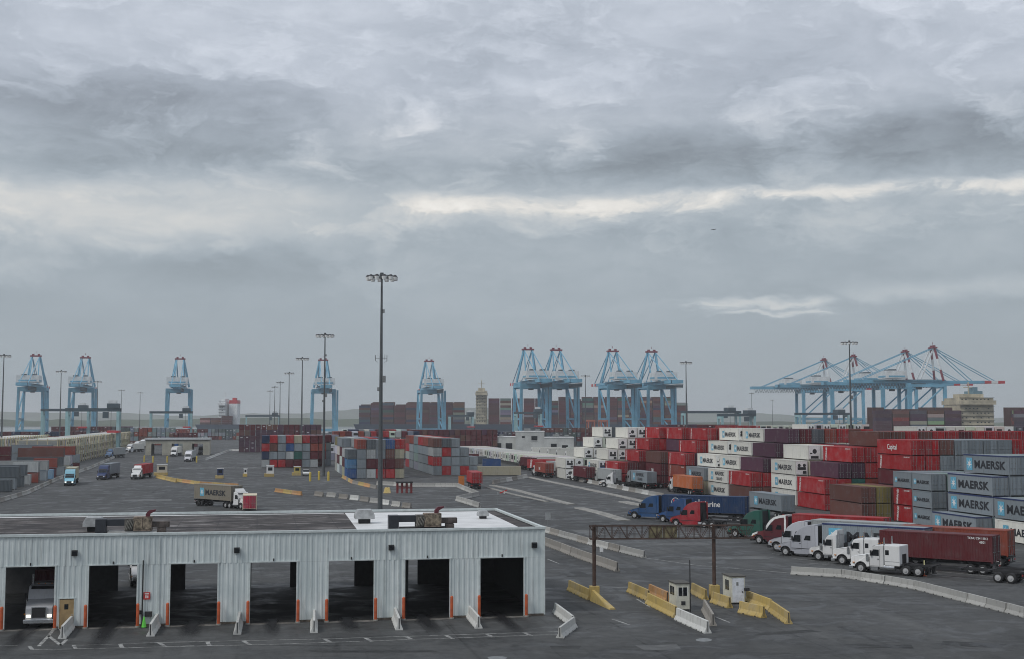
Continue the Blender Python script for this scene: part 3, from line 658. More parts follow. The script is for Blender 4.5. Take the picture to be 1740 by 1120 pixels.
# ---- central blocks seen end-on
C1 = 'front bay beside the white buildings'
u0, v0 = bay(C1, 737, 384, [(0,'grgrg'), (0,'rgggg'), (0,'lrgg'), (0,'bdg')], H=2.6)
for k in range(1, 6):
    rr = [(0, random.choice('gglr') + 'gg'), (0, random.choice('gglg') + 'gl'), (0, random.choice('lggr') + 'gr'), (0, random.choice('grgk') + 'lr')]
    bay('%s bay beside the white buildings' % ordn(k + 1), 0, 0, rr, H=2.6, u0v0=(u0, v0 + 12.6 * k))
C2 = 'front bay behind the tall mast'
u0, v0 = bay(C2, 592, 362, [(0,'Bglrre'), (0,'qgmmmb'), (0,'dglgbe'), (1,'kdgBr')], H=2.6, pitch=2.55)
for k in range(1, 5):
    rr = [(0, random.choice('lgew') + 'gg'), (0, random.choice('lwmg') + 'gl'), (0, random.choice('mlgw') + 'gr')] + ([(0, random.choice('lygt') + 'lgrn')] if k > 1 else [])
    bay('%s bay behind the tall mast' % ordn(k + 1), 0, 0, rr, H=2.6, u0v0=(u0, v0 + 12.6 * k))
C3 = 'front bay behind the yellow huts'
u0, v0 = bay(C3, 447, 443, [(0,'lrrmmgl'), (0,'nggltgmm'), (0,'rbgBggkk'), (0,'nrgrermm')], H=2.6, pitch=2.62)
bay('second bay behind the yellow huts', 0, 0, [(1,'ggrmgrmg'), (1,'gmmrgrlg'), (1,'rglngrmg'), (1,'mggrglgmg')], H=2.6, u0v0=(u0, v0 + 13))
for k in range(4):                                            # rows beyond the blocks
    bay('%s far row in the middle' % ordn(k + 1), 560 + 8 * k, 520 + 45 * k, [(0, ''.join(random.choice('gmlrBgkwdn') for _ in range(14))) for _ in range(4 if k % 2 else 3)], H=2.65)
bay('far row beyond the blocks', 700, 640, [(0, ''.join(random.choice('mmmpmmb') for _ in range(16))) for _ in range(4)], H=2.65)
# ---- single boxes near the road bend
def single(px, py, ch, where, L=12.19, H=2.6, ang=0.0, z=0, **kw):
    p = gp(px, py); p.z = z
    cont(p, ang, ch, where, L, H, **kw)
single(848, 808, 'e', 'lying across the road end by the block', 12.19, 2.6, R(5), force=True)
single(835, 793, 'B', 'behind the beige box at the road end', 6.06, 2.6, R(5), force=True)
single(812, 788, 'd', 'behind the beige box at the road end, beside the blue one', 6.06, 2.6, R(5), force=True)
single(800, 783, 'm', 'in the corner between the block and the long white row', 6.06, 2.6, R(5), force=True)
# ---- long row of cream reefers parked side by side
for i in range(34):
    t = i / 33; p = gp(800, 774) * (1 - t) + gp(962, 812) * t if False else None
    v = 420 + i * 5.0; u = 50 + 0 * i
    P = Bv * (91.5 - .02 * i) + Av * v
    cont(P + Vector((0, 0, 1.1)), PHI, 'w', 'the %s place of the long cream reefer row' % ordn(i + 1), H=2.85)
for k in range(3):
    for i in range(9):
        P = Bv * (118 + 15 * k) + Av * (430 + i * 16)
        cont(P + Vector((0, 0, 1.1)), PHI, 'w', 'the %s in reefer row %s beyond the long row' % (ordn(i + 1), ordn(k + 1)), H=2.85)
# ---- left side: racks of cream reefers and mixed boxes by the road
def lrow(uu, v0, n, tiers, where, chs='wwwwl', step=2.75):
    for i in range(n):
        for t in range(tiers):
            if i > 1 and random.random() < .14: continue
            P = Bv * uu + Av * (v0 + i * step) + Vector((0, 0, t * 2.9 + .2))
            cont(P, PHI + math.pi, random.choice('dgl') if i < 2 else random.choice(chs), 'tier %s, %s from the near end of %s' % (NUM[t + 1], ordn(i + 1), where), H=2.85)
lrow(-72.5, 474, 92, 3, 'the long cream rack')
lrow(-95.5, 500, 40, 3, 'the second cream rack')
lrow(-118.5, 512, 40, 3, 'the third cream rack')
def rack(uu, v0, n, tiers, label, w=12.6, step=2.75, nf=5):
    t = thing('reefer_rack', label, 'rack', Bv * uu + Av * v0, PHI, 'steel reefer racks'); mt = mat('rack_cream', (.56,.50,.33), .7, 0, .2, .5); h = tiers * 2.9 + .6
    for i in range(nf): x = -w/2 + w * i / (nf - 1); link('rack_post', cm(('rkp', tiers), lambda: MB().box(-.16,.16,-.16,.16,0,h).mesh('rack_post', mt)), t, (x, -2.2, 0))
    for k in range(1, tiers + 1): link('rack_deck', cm(('rkd', w), lambda: MB().box(-w/2,w/2,-2.5,-1.6,-.14,.0).box(-w/2,w/2,-2.5,-2.44,1.0,1.08).mesh('rack_deck', mt)), t, (0, 0, k * 2.9 + .1))
    for i in range(0, n, 2):
        link('rack_post', cm(('rkp', tiers), None), t, (w/2 + .5, i * step - 1.3, 0))
    for k in range(1, tiers + 1): link('rack_deck', MB().box(w/2 + .3,w/2+.7,-2.4,n * step - 1.4,k*2.9-.04,k*2.9+.1).mesh('rack_deck', mt), t)
rack(-72.5, 474, 92, 3, 'long cream steel rack beside the left road', 13); rack(-95.5, 500, 40, 3, 'cream steel rack with open front behind the road-side boxes', 13); rack(-118.5, 512, 40, 3, 'cream steel rack at the left edge', 13)
RS = [('e', 1, 6.06), ('m', 1, 12.19), ('t', 1, 12.19), ('d', 1, 12.19), ('g', 2, 12.19), ('d', 2, 6.06), ('l', 1, 6.06), ('k', 2, 6.06), ('g', 2, 12.19), ('c', 1, 6.06), ('m', 2, 6.06), ('g', 3, 12.19), ('l', 2, 6.06), ('d', 3, 12.19), ('m', 2, 12.19)]
for i, (ch, n_, L_) in enumerate(RS):
    for t in range(n_):
        P = Bv * (-53.5 - L_ / 2 - random.uniform(0, 1.2)) + Av * (283 + i * 10.5) + Vector((0, 0, t * 2.6 + .02))
        cont(P, PHI + math.pi + random.uniform(-.02, .02), ch if t == 0 else random.choice('mkglbd'), 'tier %s, %s along the road-side row on the left' % (NUM[t + 1], ordn(i + 1)), L_, 2.58)
for i, (u_, v_, ch, n_) in enumerate(((-74, 330, 'm', 1), (-78, 352, 'k', 2), (-75, 372, 'm', 2), (-86, 398, 'g', 2), (-78, 420, 'm', 3), (-92, 432, 'g', 2), (-70, 446, 'g', 3))):
    for t in range(n_): cont(Bv * u_ + Av * v_ + Vector((0, 0, t * 2.6 + .02)), PHI, ch if t else random.choice('gdm'), 'tier %s, %s in the second row on the left' % (NUM[t + 1], ordn(i + 1)), 12.19, 2.58)
def runs(chs, n):
    o_ = ''
    while len(o_) < n: o_ += random.choice(chs) * random.choice((1, 2, 3, 5))
    return o_[:n]
# ---- far background rows
for k, (px, Z, n, ti, chs) in enumerate(((-30, 820, 26, 3, 'mmgdkn'), (90, 900, 20, 4, 'mmpdk'), (200, 800, 13, 4, 'mgkbdg'), (290, 760, 6, 3, 'bBgmdg'), (408, 640, 15, 5, 'mpmpb'), (820, 820, 18, 3, 'mmpdmn'), (905, 780, 22, 4, 'gbdmmnd'),
                                    (1130, 640, 14, 5, 'mrmpg'), (1230, 560, 16, 5, 'rmwpr'), (1600, 480, 24, 5, 'mpgtdb'), (1690, 300, 10, 5, 'bkmr'), (240, 1000, 40, 3, 'gmdlk'))):
    bay('%s far background row' % ordn(k + 1), px, Z, [(0, runs(chs, n)) for _ in range(ti)], H=2.6)
#===TRUCKS===
# ------------------------------------------------------------------ lorries, chassis, cars
def arc(cx, cz, r, a0, a1, n=8): return [(cx + r * math.cos(R(a0 + (a1 - a0) * i / n)), cz + r * math.sin(R(a0 + (a1 - a0) * i / n))) for i in range(n + 1)]
def plate(m, p0, p1, y0, y1, off=.006):          # sloping plate lying on a roof or windscreen line in x,z
    d = Vector((p1[0]-p0[0], 0, p1[1]-p0[1])).normalized(); n = Vector((d.z, 0, -d.x))
    if n.x < 0: n = -n
    n *= off
    m.quad((p0[0]+n.x, y0, p0[1]+n.z), (p0[0]+n.x, y1, p0[1]+n.z), (p1[0]+n.x, y1*.94, p1[1]+n.z), (p1[0]+n.x, y0*.94, p1[1]+n.z))
def wheel_mesh(w):
    m = MB(); r = .5; n = 20; prof = [(-w/2, r*.62), (-w/2, r*.93), (-w/2+.05, r), (w/2-.05, r), (w/2, r*.93), (w/2, r*.62)]
    vs = []; fs = []
    for i in range(n):
        a = 2 * math.pi * i / n
        vs += [(q * math.cos(a), y, q * math.sin(a)) for y, q in prof]
    k = len(prof)
    for i in range(n):
        for j in range(k - 1): fs.append((i*k+j, i*k+j+1, ((i+1)%n)*k+j+1, ((i+1)%n)*k+j))
    m.add(vs, fs); return m.mesh('tyre', M_TYRE, smooth=True)
def rim_mesh(w):
    m = MB(); m.cyl((0, -w/2+.03, 0), (0, w/2-.03, 0), .315, n=18); m.cyl((0, -w/2-.03, 0), (0, w/2+.03, 0), .13, n=10)
    return m.mesh('rim', M_RIM)
def dark_hub(w): return MB().cyl((0, -w/2+.09, 0), (0, w/2-.09, 0), .24, n=14).mesh('rim', M_BLACK)
def wheel(parent, x, y, w=.3, rim=True):
    o = link('wheel', cm(('tyre', w), lambda: wheel_mesh(w)), parent, (x, y, .5))
    link('rim', cm(('rim', w, rim), lambda: rim_mesh(w) if rim else dark_hub(w)), o)
def tractor(kind, label, P, ang, col, col2=None, lit=False, rim=True, group='road tractors'):
    t = thing('truck', label, 'truck', P, ang, group); col2 = col2 or col
    ax = {'aero': (-1.15, -6.0, -7.3), 'classic': (-1.2, -6.1, -7.4), 'daycab': (-1.15, -4.6, -5.9)}[kind]
    end = ax[2] - .75
    link('frame', cm(('fr', kind), lambda: MB().box(end, -.4, -.43, -.3, .72, .98).box(end, -.4, .3, .43, .72, .98).box(ax[2]-.1, ax[1]+.1, -1.0, 1.0, .42, .58).box(ax[1]-1.0, ax[1]-.1, -.5, .5, .98, 1.14).box(-4.3, -2.6, -.9, .9, .5, .72).mesh('frame', M_BLACK)), t)
    tp = lambda x, z: 1 - .10 * max(0, (x + 1.0)) - .06 * max(0, z - 2.6)
    if kind == 'aero':
        hood = [(-.02,.55),(0,.95),(-.18,1.22),(-.9,1.52),(-1.9,1.74),(-1.9,.62),(-1.78,.6)] + arc(ax[0], .5, .6, 10, 170, 8)[::-1][0:0] + [(ax[0]-.6,.62)] + [(x, z) for x, z in arc(ax[0], .52, .6, 170, 10, 8)] + [(ax[0]+.62,.55)]
        cab = [(-1.9,.62),(-1.9,1.74),(-2.45,2.62),(-2.75,3.0),(-3.3,3.42),(-4.1,3.70),(-4.95,3.80),(-5.0,.85),(-2.2,.55)]
        ws = ((-1.98,1.86),(-2.42,2.56)); roofw = None
        wins = [(-3.15,-2.25,1.72,2.5), (-4.4,-3.7,1.95,2.5)]
    elif kind == 'classic':
        hood = [(-.05,.6),(-.05,1.5),(-.2,1.66),(-1.2,1.84),(-2.2,1.98),(-2.2,.7)] + [(x, z) for x, z in arc(ax[0], .52, .62, 170, 10, 8)] + [(-.5,.6)]
        cab = [(-2.2,.7),(-2.2,1.98),(-2.55,2.72),(-2.8,2.92),(-3.75,2.96),(-3.75,.7)]
        ws = ((-2.26,2.06),(-2.55,2.68)); wins = [(-3.25,-2.5,1.85,2.5)]
    else:
        hood = [(-.02,.6),(0,1.2),(-.2,1.4),(-1.0,1.62),(-1.75,1.78),(-1.75,.7)] + [(x, z) for x, z in arc(ax[0], .52, .6, 170, 10, 8)] + [(-.5,.6)]
        cab = [(-1.75,.7),(-1.75,1.78),(-2.15,2.62),(-2.4,2.9),(-3.35,2.95),(-3.4,.7)]
        ws = ((-1.82,1.88),(-2.14,2.56)); wins = [(-2.85,-2.1,1.75,2.45)]
    link('hood', cm(('hood', kind), lambda: MB().prism(hood, -1.1, 1.1, tp).mesh('hood', M_BODY, .05)), t, col=col2)
    cb = link('cab', cm(('cab', kind), lambda: MB().prism(cab, -1.2, 1.2, tp).mesh('cab', M_BODY, .07)), t, col=col)
    if kind == 'classic':
        sl_ = link('sleeper', cm('slp', lambda: MB().box(-5.5, -3.85, -1.2, 1.2, .9, 3.0).mesh('sleeper', M_BODY, .08)), t, col=col)
        link('side_window', cm('slw', lambda: MB().box(-4.35,-3.95,1.203,1.213,2.0,2.5).box(-4.35,-3.95,-1.213,-1.203,2.0,2.5).mesh('side_window', M_GLASS)), sl_)
    if kind == 'aero':
        [link('side_extender', cm(('sext', sd), lambda: MB().box(-5.35,-5.0,sd*1.125-.025,sd*1.125+.025,1.0,3.7).mesh('side_extender', M_BODY)), t, col=col) for sd in (-1, 1)]
        [link('skirt', cm(('skirt', sd), lambda: MB().box(-4.9,-2.3,sd*1.16-.04,sd*1.16+.04,.35,.84).mesh('skirt', M_BODY)), t, col=col) for sd in (-1, 1)]
    m = lambda: (lambda q: (plate(q, ws[0], ws[1], -1.05, 1.05), q)[1])(MB())
    link('windscreen', cm(('ws', kind), lambda: m().mesh('windscreen', M_GLASS)), cb)
    def sw():
        q = MB()
        for x0, x1, z0, z1 in wins:
            for s in (-1, 1):
                y = s * 1.206
                q.quad((x0, y, z0), (x1 + .14, y, z0), (x1 - .12, y * .998, z1), (x0, y * .998, z1))
        return q.mesh('side_window', M_GLASS)
    link('side_window', cm(('sw', kind), sw), cb)
    link('door_seam', cm(('ds', kind), lambda: MB().box(wins[0][0]-.1, wins[0][0]-.08, 1.203, 1.209, .8, 2.55).box(wins[0][0]-.1, wins[0][1]+.2, 1.203, 1.209, .8, .82).mesh('door_seam', M_BLACK)), cb)
    link('bumper', cm(('bmp', kind), lambda: MB().box(-.35, .12, -1.15, 1.15, .35, .68).mesh('bumper', M_CHROME if kind == 'classic' else M_BLACK, .05)), t)
    gz = {'aero': (.75, 1.12), 'classic': (.8, 1.55), 'daycab': (.75, 1.25)}[kind]
    gr = link('grille', cm(('grl', kind), lambda: MB().box(-.1, .035, -.5, .5, gz[0], gz[1]).mesh('grille', M_BLACK)), t)
    link('grille_surround', cm(('grs', kind), lambda: MB().box(-.08,.05,-.56,-.5,gz[0]-.05,gz[1]+.05).box(-.08,.05,.5,.56,gz[0]-.05,gz[1]+.05).box(-.08,.05,-.5,.5,gz[1],gz[1]+.06).mesh('grille_surround', M_CHROME)), gr)
    for s in (-1, 1):
        link('headlight', cm(('hl', s, lit), lambda: MB().box(-.35, .02, s*.78-.17, s*.78+.17, .8, 1.02).mesh('headlight', M_HEADL if lit else M_LAMPG, .04)), t)
        link('mirror', cm(('mir', kind, s), lambda: MB().box(ws[0][0]-.25, ws[0][0]-.1, s*1.36-.08, s*1.36+.08, 1.85, 2.4).box(ws[0][0]-.2, ws[0][0]-.15, min(s*1.1, s*1.3), max(s*1.1, s*1.3), 1.95, 1.99).mesh('mirror', M_BLACK, .02)), t)
        wheel(t, ax[0], s * 1.02, .3, rim)
        wheel(t, ax[1], s * .94, .56, rim); wheel(t, ax[2], s * .94, .56, rim)
        if kind != 'aero': link('fuel_tank', cm(('ft', kind, s), lambda: MB().cyl((-4.9 if kind == 'classic' else -3.6, s*.85, .72), (-3.3 if kind == 'classic' else -2.4, s*.85, .72), .34, n=16).mesh('fuel_tank', M_CHROME)), t)
        if kind == 'classic': link('exhaust_stack', cm(('ex', s), lambda: MB().cyl((-3.8, s*1.05, 1.1), (-3.8, s*1.05, 3.75), .08, n=10).mesh('exhaust_stack', M_CHROME)), t)
    if kind == 'daycab': link('exhaust_stack', cm('exd', lambda: MB().cyl((-3.55, .8, 1.0), (-3.55, .8, 3.4), .08, n=10).mesh('exhaust_stack', M_CHROME)), t)
    if kind != 'aero': link('step_box', cm(('stp', kind), lambda: MB().box(-3.1 if kind=='classic' else -2.35,-2.3 if kind=='classic' else -1.85,.95,1.15,.35,.85).mesh('step_box', M_CHROME)), t)
    else: link('tank', cm('tka', lambda: MB().cyl((-5.6, .9, .62), (-4.92, .9, .62), .26, n=12).mesh('tank', M_CHROME)), t)
    hx = hood[4][0]
    link('hood_seam', cm(('hs', kind), lambda: MB().box(hx-.03, hx+.0, -1.215, 1.215, .72, 1.72).mesh('hood_seam', M_BLACK)), t)
    link('sun_visor', cm(('vis', kind), lambda: MB().add([(ws[1][0]+.10,-1.0,ws[1][1]+.02),(ws[1][0]+.10,1.0,ws[1][1]+.02),(ws[1][0]-.12,1.0,ws[1][1]+.22),(ws[1][0]-.12,-1.0,ws[1][1]+.22)],[(0,1,2,3)]).mesh('sun_visor', M_BLACK)), cb)
    for s in (-1, 1):
        link('wheel_arch', cm(('wa', kind, s), lambda: MB().prism([(x, z) for x, z in arc(ax[0], .52, .66, 170, 10, 8)] + [(x, z) for x, z in arc(ax[0], .52, .585, 10, 170, 8)], min(s*1.0, s*1.19), max(s*1.0, s*1.19)).mesh('wheel_arch', M_BLACK)), t)
        link('door_handle', cm(('dh', kind, s), lambda: MB().box(wins[0][0]-.02, wins[0][0]+.16, min(s*1.2, s*1.23), max(s*1.2, s*1.23), 1.5, 1.56).mesh('door_handle', M_BLACK)), cb)
        link('turn_signal', cm(('ts', kind, s), lambda: MB().box(-.5, -.3, min(s*1.0, s*1.16), max(s*1.0, s*1.16), .98, 1.08).mesh('turn_signal', mat('amber_lens', (.6,.22,.03), .3))), t)
        if kind != 'aero': link('air_cleaner', cm(('ac', kind, s), lambda: MB().cyl((hx+.25, s*1.1, 1.3), (hx+.25, s*1.1, 1.95), .17, n=12).mesh('air_cleaner', M_CHROME)), t)
        link('mud_flap', cm(('mf', kind, s), lambda: MB().box(end-.02, end, s*.94-.3, s*.94+.3, .2, .85).mesh('mud_flap', M_BLACK)), t)
    link('marker_lamps', cm(('mk', kind), lambda: MB().box(ws[1][0]-.45, ws[1][0]-.38, -.55, -.45, ws[1][1]+.36, ws[1][1]+.42).box(ws[1][0]-.45, ws[1][0]-.38, .45, .55, ws[1][1]+.36, ws[1][1]+.42).box(ws[1][0]-.45, ws[1][0]-.38, -.05, .05, ws[1][1]+.36, ws[1][1]+.42).mesh('marker_lamps', MATS['amber_lens'])), cb)
    link('air_hoses', cm(('ah', kind), lambda: MB().box(ax[1]+.55, ax[1]+.62, -.5, .5, 1.1, 2.1).mesh('air_hoses', M_BLACK)), t)
    if kind == 'classic': link('cab_gap', cm('cgap', lambda: MB().box(-3.86, -3.74, -1.12, 1.12, .95, 2.9).mesh('cab_gap', M_BLACK)), t); link('trim_strip', cm('tst', lambda: MB().box(-5.45,-3.9,1.203,1.21,1.32,1.36).box(-5.45,-3.9,-1.21,-1.203,1.32,1.36).mesh('trim_strip', M_CHROME)), sl_)
    if kind == 'aero': link('lower_stripe', cm('lst', lambda: MB().box(-4.95,-2.0,1.203,1.208,.92,1.0).box(-4.95,-2.0,-1.208,-1.203,.92,1.0).mesh('lower_stripe', M_BLACK)), cb); link('rear_wall', cm('rwl', lambda: MB().box(-5.06,-5.01,-1.08,1.08,.95,3.6).mesh('rear_wall', M_BLACK)), cb)
    if kind == 'daycab': link('roof_fairing', cm('rf', lambda: MB().prism([(-2.5,2.96),(-3.3,3.55),(-3.4,3.55),(-3.4,2.97)], -.9, .9).mesh('roof_fairing', M_BODY, .03)), t, col=col)
    return t
def chassis(label, P, ang, L=12.2, group='container chassis'):
    t = thing('container_chassis', label, 'trailer', P, ang, group)
    link('main_rail', cm(('mr', L), lambda: MB().box(-L, -.2, -.5, -.36, .92, 1.16).box(-L, -.2, .36, .5, .92, 1.16).mesh('main_rail', M_BLACK)), t)
    m = lambda: MB()
    def cross():
        q = MB()
        for x in (-.2, -3.2, -6.1, -9, -L + .1): q.box(x - .12, x + .12, -1.2, 1.2, 1.0, 1.18)
        return q.mesh('cross_member', M_BLACK)
    link('cross_member', cm(('cr', L), cross), t)
    for s in (-1, 1):
        link('landing_leg', cm(('lg', s), lambda: MB().box(-2.9, -2.75, s*.7-.07, s*.7+.07, .28, 1.0).box(-3.0,-2.65,s*.7-.14,s*.7+.14,.2,.28).mesh('landing_leg', M_BLACK)), t)
        link('tail_lamp', cm(('tl', s, L), lambda: MB().box(-L-.06, -L, s*.9-.15, s*.9+.15, .75, .9).mesh('tail_lamp', mat('tail_red', (.4,.02,.02), .4))), t)
        for x in (-L + 2.3, -L + 1.05): wheel(t, x, s * .94, .56, s > 0)
    link('rear_guard', cm(('rg', L), lambda: MB().box(-L-.02, -L+.1, -1.1, 1.1, .5, .62).box(-L, -L+.08, -.5, -.4, .62, .95).box(-L, -L+.08, .4, .5, .62, .95).mesh('rear_guard', M_BLACK)), t)
    link('axle', cm(('axl', L), lambda: MB().box(-L+1.0,-L+1.1,-1,1,.45,.55).box(-L+2.25,-L+2.35,-1,1,.45,.55).box(-L+.7,-L+2.7,-.45,.45,.6,.9).mesh('axle', M_BLACK)), t)
    return t
def roof_trim():
    o_ = [(-1.95,1.9),(-2.45,2.66),(-2.75,3.04),(-3.3,3.46),(-4.1,3.74),(-5.04,3.85),(-5.04,.9)]; i_ = [(-4.78,.9),(-4.78,3.5),(-4.1,3.4),(-3.45,3.22),(-2.95,2.75),(-2.65,2.4),(-2.3,1.9)]
    return MB().prism(o_ + i_, -1.225, 1.225, lambda x, z: 1 - .06 * max(0, z - 2.6)).mesh('roof_trim', M_WHITE)
def rig(P, ang, kind, col, tl, box=None, boxw='', L=12.19, H=2.85, lit=False, rim=True, text=None, ccol=None, cname=None, col2=None, load=True, door=True, trim=False):
    """tractor with its chassis and, on top, the container; P is the ground point under the front bumper"""
    d = Vector((math.cos(ang), math.sin(ang), 0))
    tk = tractor(kind, tl, P, ang, col, col2, lit, rim)
    if trim:
        link('roof_trim', cm('rtrim', roof_trim), tk); link('nose_trim', cm('ntrim', lambda: MB().prism([(-.05,.98),(-.2,1.26),(-.95,1.56),(-.95,1.30),(-.5,1.12),(-.1,.9)], -1.14, 1.14, lambda x, z: 1 - .10 * max(0, x + 1.0)).mesh('nose_trim', M_WHITE)), tk)
    if not load: return
    back = {'aero': 5.85, 'classic': 5.6, 'daycab': 4.0}[kind]
    q = P - d * back
    chassis('black container chassis coupled behind the ' + ' '.join(tl.split()[:9]), q, ang, max(L, 12.2))
    if box: cont(q - d * (L / 2 + .05) + Vector((0, 0, 1.19)), ang, box, boxw, L, H, force=True, full=True, text=text, col=ccol, cname=cname, group='containers on trailers')
TA = R(180 - 38)                          # the waiting line is parked at a slant
WHT = (.74, .74, .73)
def tp_(px, py): return gp(px, py)
rig(tp_(1452, 970), TA, 'classic', WHT, 'white long-nosed truck at the near end of the waiting line', rim=True)
rig(tp_(1421, 957), TA, 'classic', WHT, 'white long-nosed truck second in the waiting line', 'm', 'on the chassis behind the second white truck', text='num', ccol=(.115,.022,.026), cname='dark maroon')
rig(tp_(1382, 950), TA, 'daycab', WHT, 'white day-cab truck third in the waiting line', load=False)
DT = Vector((math.cos(TA), math.sin(TA), 0)); kr = Vector((xat(1712, 149), 149, 0))
cont(kr + DT * 6.1 + Vector((0, 0, 1.19)), TA, 'k', 'with its doors toward the corner stack, behind the maroon box', force=True, full=True, group='containers on trailers', col=(.27,.06,.035), cname='rust-red', H=2.85)
chassis('black container chassis under the rust-red box', kr + DT * 12.2, TA)
rig(tp_(1327, 942), TA, 'aero', (.42,.43,.47), 'silver sleeper truck with number card in the waiting line', 'N', 'with a large star logo in the waiting line')
rig(tp_(1312, 934), TA, 'aero', (.45,.46,.49), 'pale silver sleeper truck behind the other silver truck', 'l', 'behind the silver trucks')
rig(tp_(1283, 922), TA, 'aero', (.11,.018,.025), 'maroon sleeper truck with white roof and nose', 'r', 'behind the maroon and white truck', col2=(.15,.03,.035), trim=True)
rig(tp_(1243, 911), TA, 'aero', (.02,.10,.075), 'dark green sleeper truck beside the maroon one', None)
rig(tp_(1144, 893), TA, 'aero', (.30,.012,.02), 'bright red sleeper truck in front of the blue trailer', None)
rig(tp_(1122, 886), TA, 'aero', (.02,.07,.2), 'blue sleeper truck half hidden behind the red one', None)
rig(tp_(1071, 880), R(180 - 27), 'aero', (.016,.075,.20), 'blue sleeper truck pulling the long blue box', 'n', 'with white script lettering behind the blue truck', L=13.7, H=2.75, ccol=(.018,.05,.13), cname='long navy-blue', text='marine')
gd = R(90) + PHI + R(4); dv = Vector((math.cos(gd), math.sin(gd), 0)); gq = Vector((xat(1337, 218), 218, 0)) + dv * 6.1
cont(gq + Vector((0, 0, 1.19)), gd, 'G', 'on a chassis behind the long navy box', force=True, full=True, group='containers on trailers')
chassis('black container chassis under the grey box behind the navy one', gq + dv * 6.1, gd)
# second line of waiting trucks, farther up the road
TB = R(90) + PHI + R(2); db = Vector((math.cos(TB), math.sin(TB), 0))
for (px, py, kind, c, nm, ch, w, txt, L) in ((1186,842,'daycab',(.6,.61,.6),'white truck under the orange container','o','on the truck beside the white stacks',None,12.19),
      (1108,831,'aero',(.25,.27,.28),'grey truck at the near end of the far waiting line','G','on the near truck of the far line','two',12.19),
      (1048,826,'daycab',(.4,.42,.42),'pale truck with a pale grey box in the far line','l','behind the pale truck of the far line',None,12.19),
      (1030,820,'daycab',(.03,.07,.2),'blue truck in the far waiting line','B','on the blue truck of the far line','num',12.19),
      (1004,821,'daycab',WHT,'white truck with a maroon box in the far waiting line','m','on the white truck of the far line','num',12.19),
      (953,809,'daycab',(.2,.22,.24),'grey truck with a light box in the far waiting line','l','on the grey truck of the far line',None,12.19),
      (934,812,'daycab',WHT,'white truck with a red box leading the far line','k','on the leading truck of the far line','tex',12.19),
      (906,800,'daycab',(.1,.03,.03),'maroon truck behind the leading truck of the far line','m','behind the leading truck of the far line',None,12.19)):
    rig(gp(px, py) + db * ({'aero': 5.85, 'daycab': 4.0}[kind] + 12.3), TB, kind, c, nm, ch, w, rim=False, H=2.7, text=txt, L=L)
rig(gp(1021, 827), R(180 - 24), 'daycab', WHT, 'white day-cab truck with an empty chassis in the far line', None)
single(930, 803, 'H', 'parked before the long cream row', 12.19, 2.7, R(180 - 26), z=1.2, force=True, full=True, group='containers on trailers')
chassis('black container chassis under the red box before the cream row', gp(930, 803) + Vector((math.cos(R(154)), math.sin(R(154)), 0)) * 6.1, R(154))
# road on the left
AD = math.atan2(-Av.y, -Av.x)
rig(gp(117, 826), AD + R(4), 'aero', (.22,.50,.62), 'sky-blue truck coming down the road on the left', 'e', 'behind the sky-blue truck', rim=False, col2=(.22,.5,.62), lit=True)
rig(gp(171, 816), AD - R(6), 'aero', (.025,.045,.13), 'navy truck following the sky-blue one', 'g', 'behind the navy truck', rim=False)
rig(gp(229, 815), AD - R(8), 'daycab', WHT, 'white truck with a red box on the left road', 'r', 'behind the white truck on the left road', rim=False, H=2.6)
for i, (px, py) in enumerate(((215, 769), (228, 763), (238, 759), (248, 755))):
    rig(gp(px, py), AD - R(18), 'aero', (.7,.71,.72), 'white truck %s in the queue along the cream rack' % ordn(i + 1), 'w', 'on the %s truck queued along the cream rack' % ordn(i + 1), rim=False)
rig(gp(182, 779), AD - R(16), 'daycab', (.06,.14,.28), 'blue truck heading out beside the cream rack', 'l', 'behind the blue truck beside the cream rack', rim=False)
for i, (px, py, c, ch) in enumerate(((294, 776, WHT, 'w'), (318, 785, (.7,.7,.72), 'l'), (341, 772, (.1,.12,.15), 'd'))):
    rig(gp(px, py), AD - R(4), 'aero', c, ('white truck leaving the far gate shed', 'white truck in front of the far gate shed', 'dark truck inside the far gate shed')[i], ch, ('of the truck leaving the far gate shed', 'of the truck in front of the far gate shed', 'of the dark truck in the far gate shed')[i], rim=False)
# lorry crossing behind the shed, heading right
d0 = R(-45); dd = Vector((math.cos(d0), math.sin(d0), 0)); cc_ = gp(370, 861)
tractor('daycab', 'white truck crossing the yard behind the shed', cc_ + dd * 10.2, d0, WHT)
chassis('black container chassis of the truck crossing behind the shed', cc_ + dd * 6.15, d0)
cont(cc_ + Vector((0, 0, 1.19)), d0 + math.pi, 'G', 'crossing the yard behind the shed', force=True, full=True, group='containers on trailers', col=(.24,.215,.17), cname='brownish grey', H=2.85)
cont(gp(424, 869) + Av * 3 + Vector((0, 0, .3)), R(90) + PHI, 'e', 'with a red end beside the crossing truck', 6.06, 2.5, force=True, full=True, group='containers on trailers', col=(.6,.52,.38), cname='pale tan', door=(.5,.03,.07))
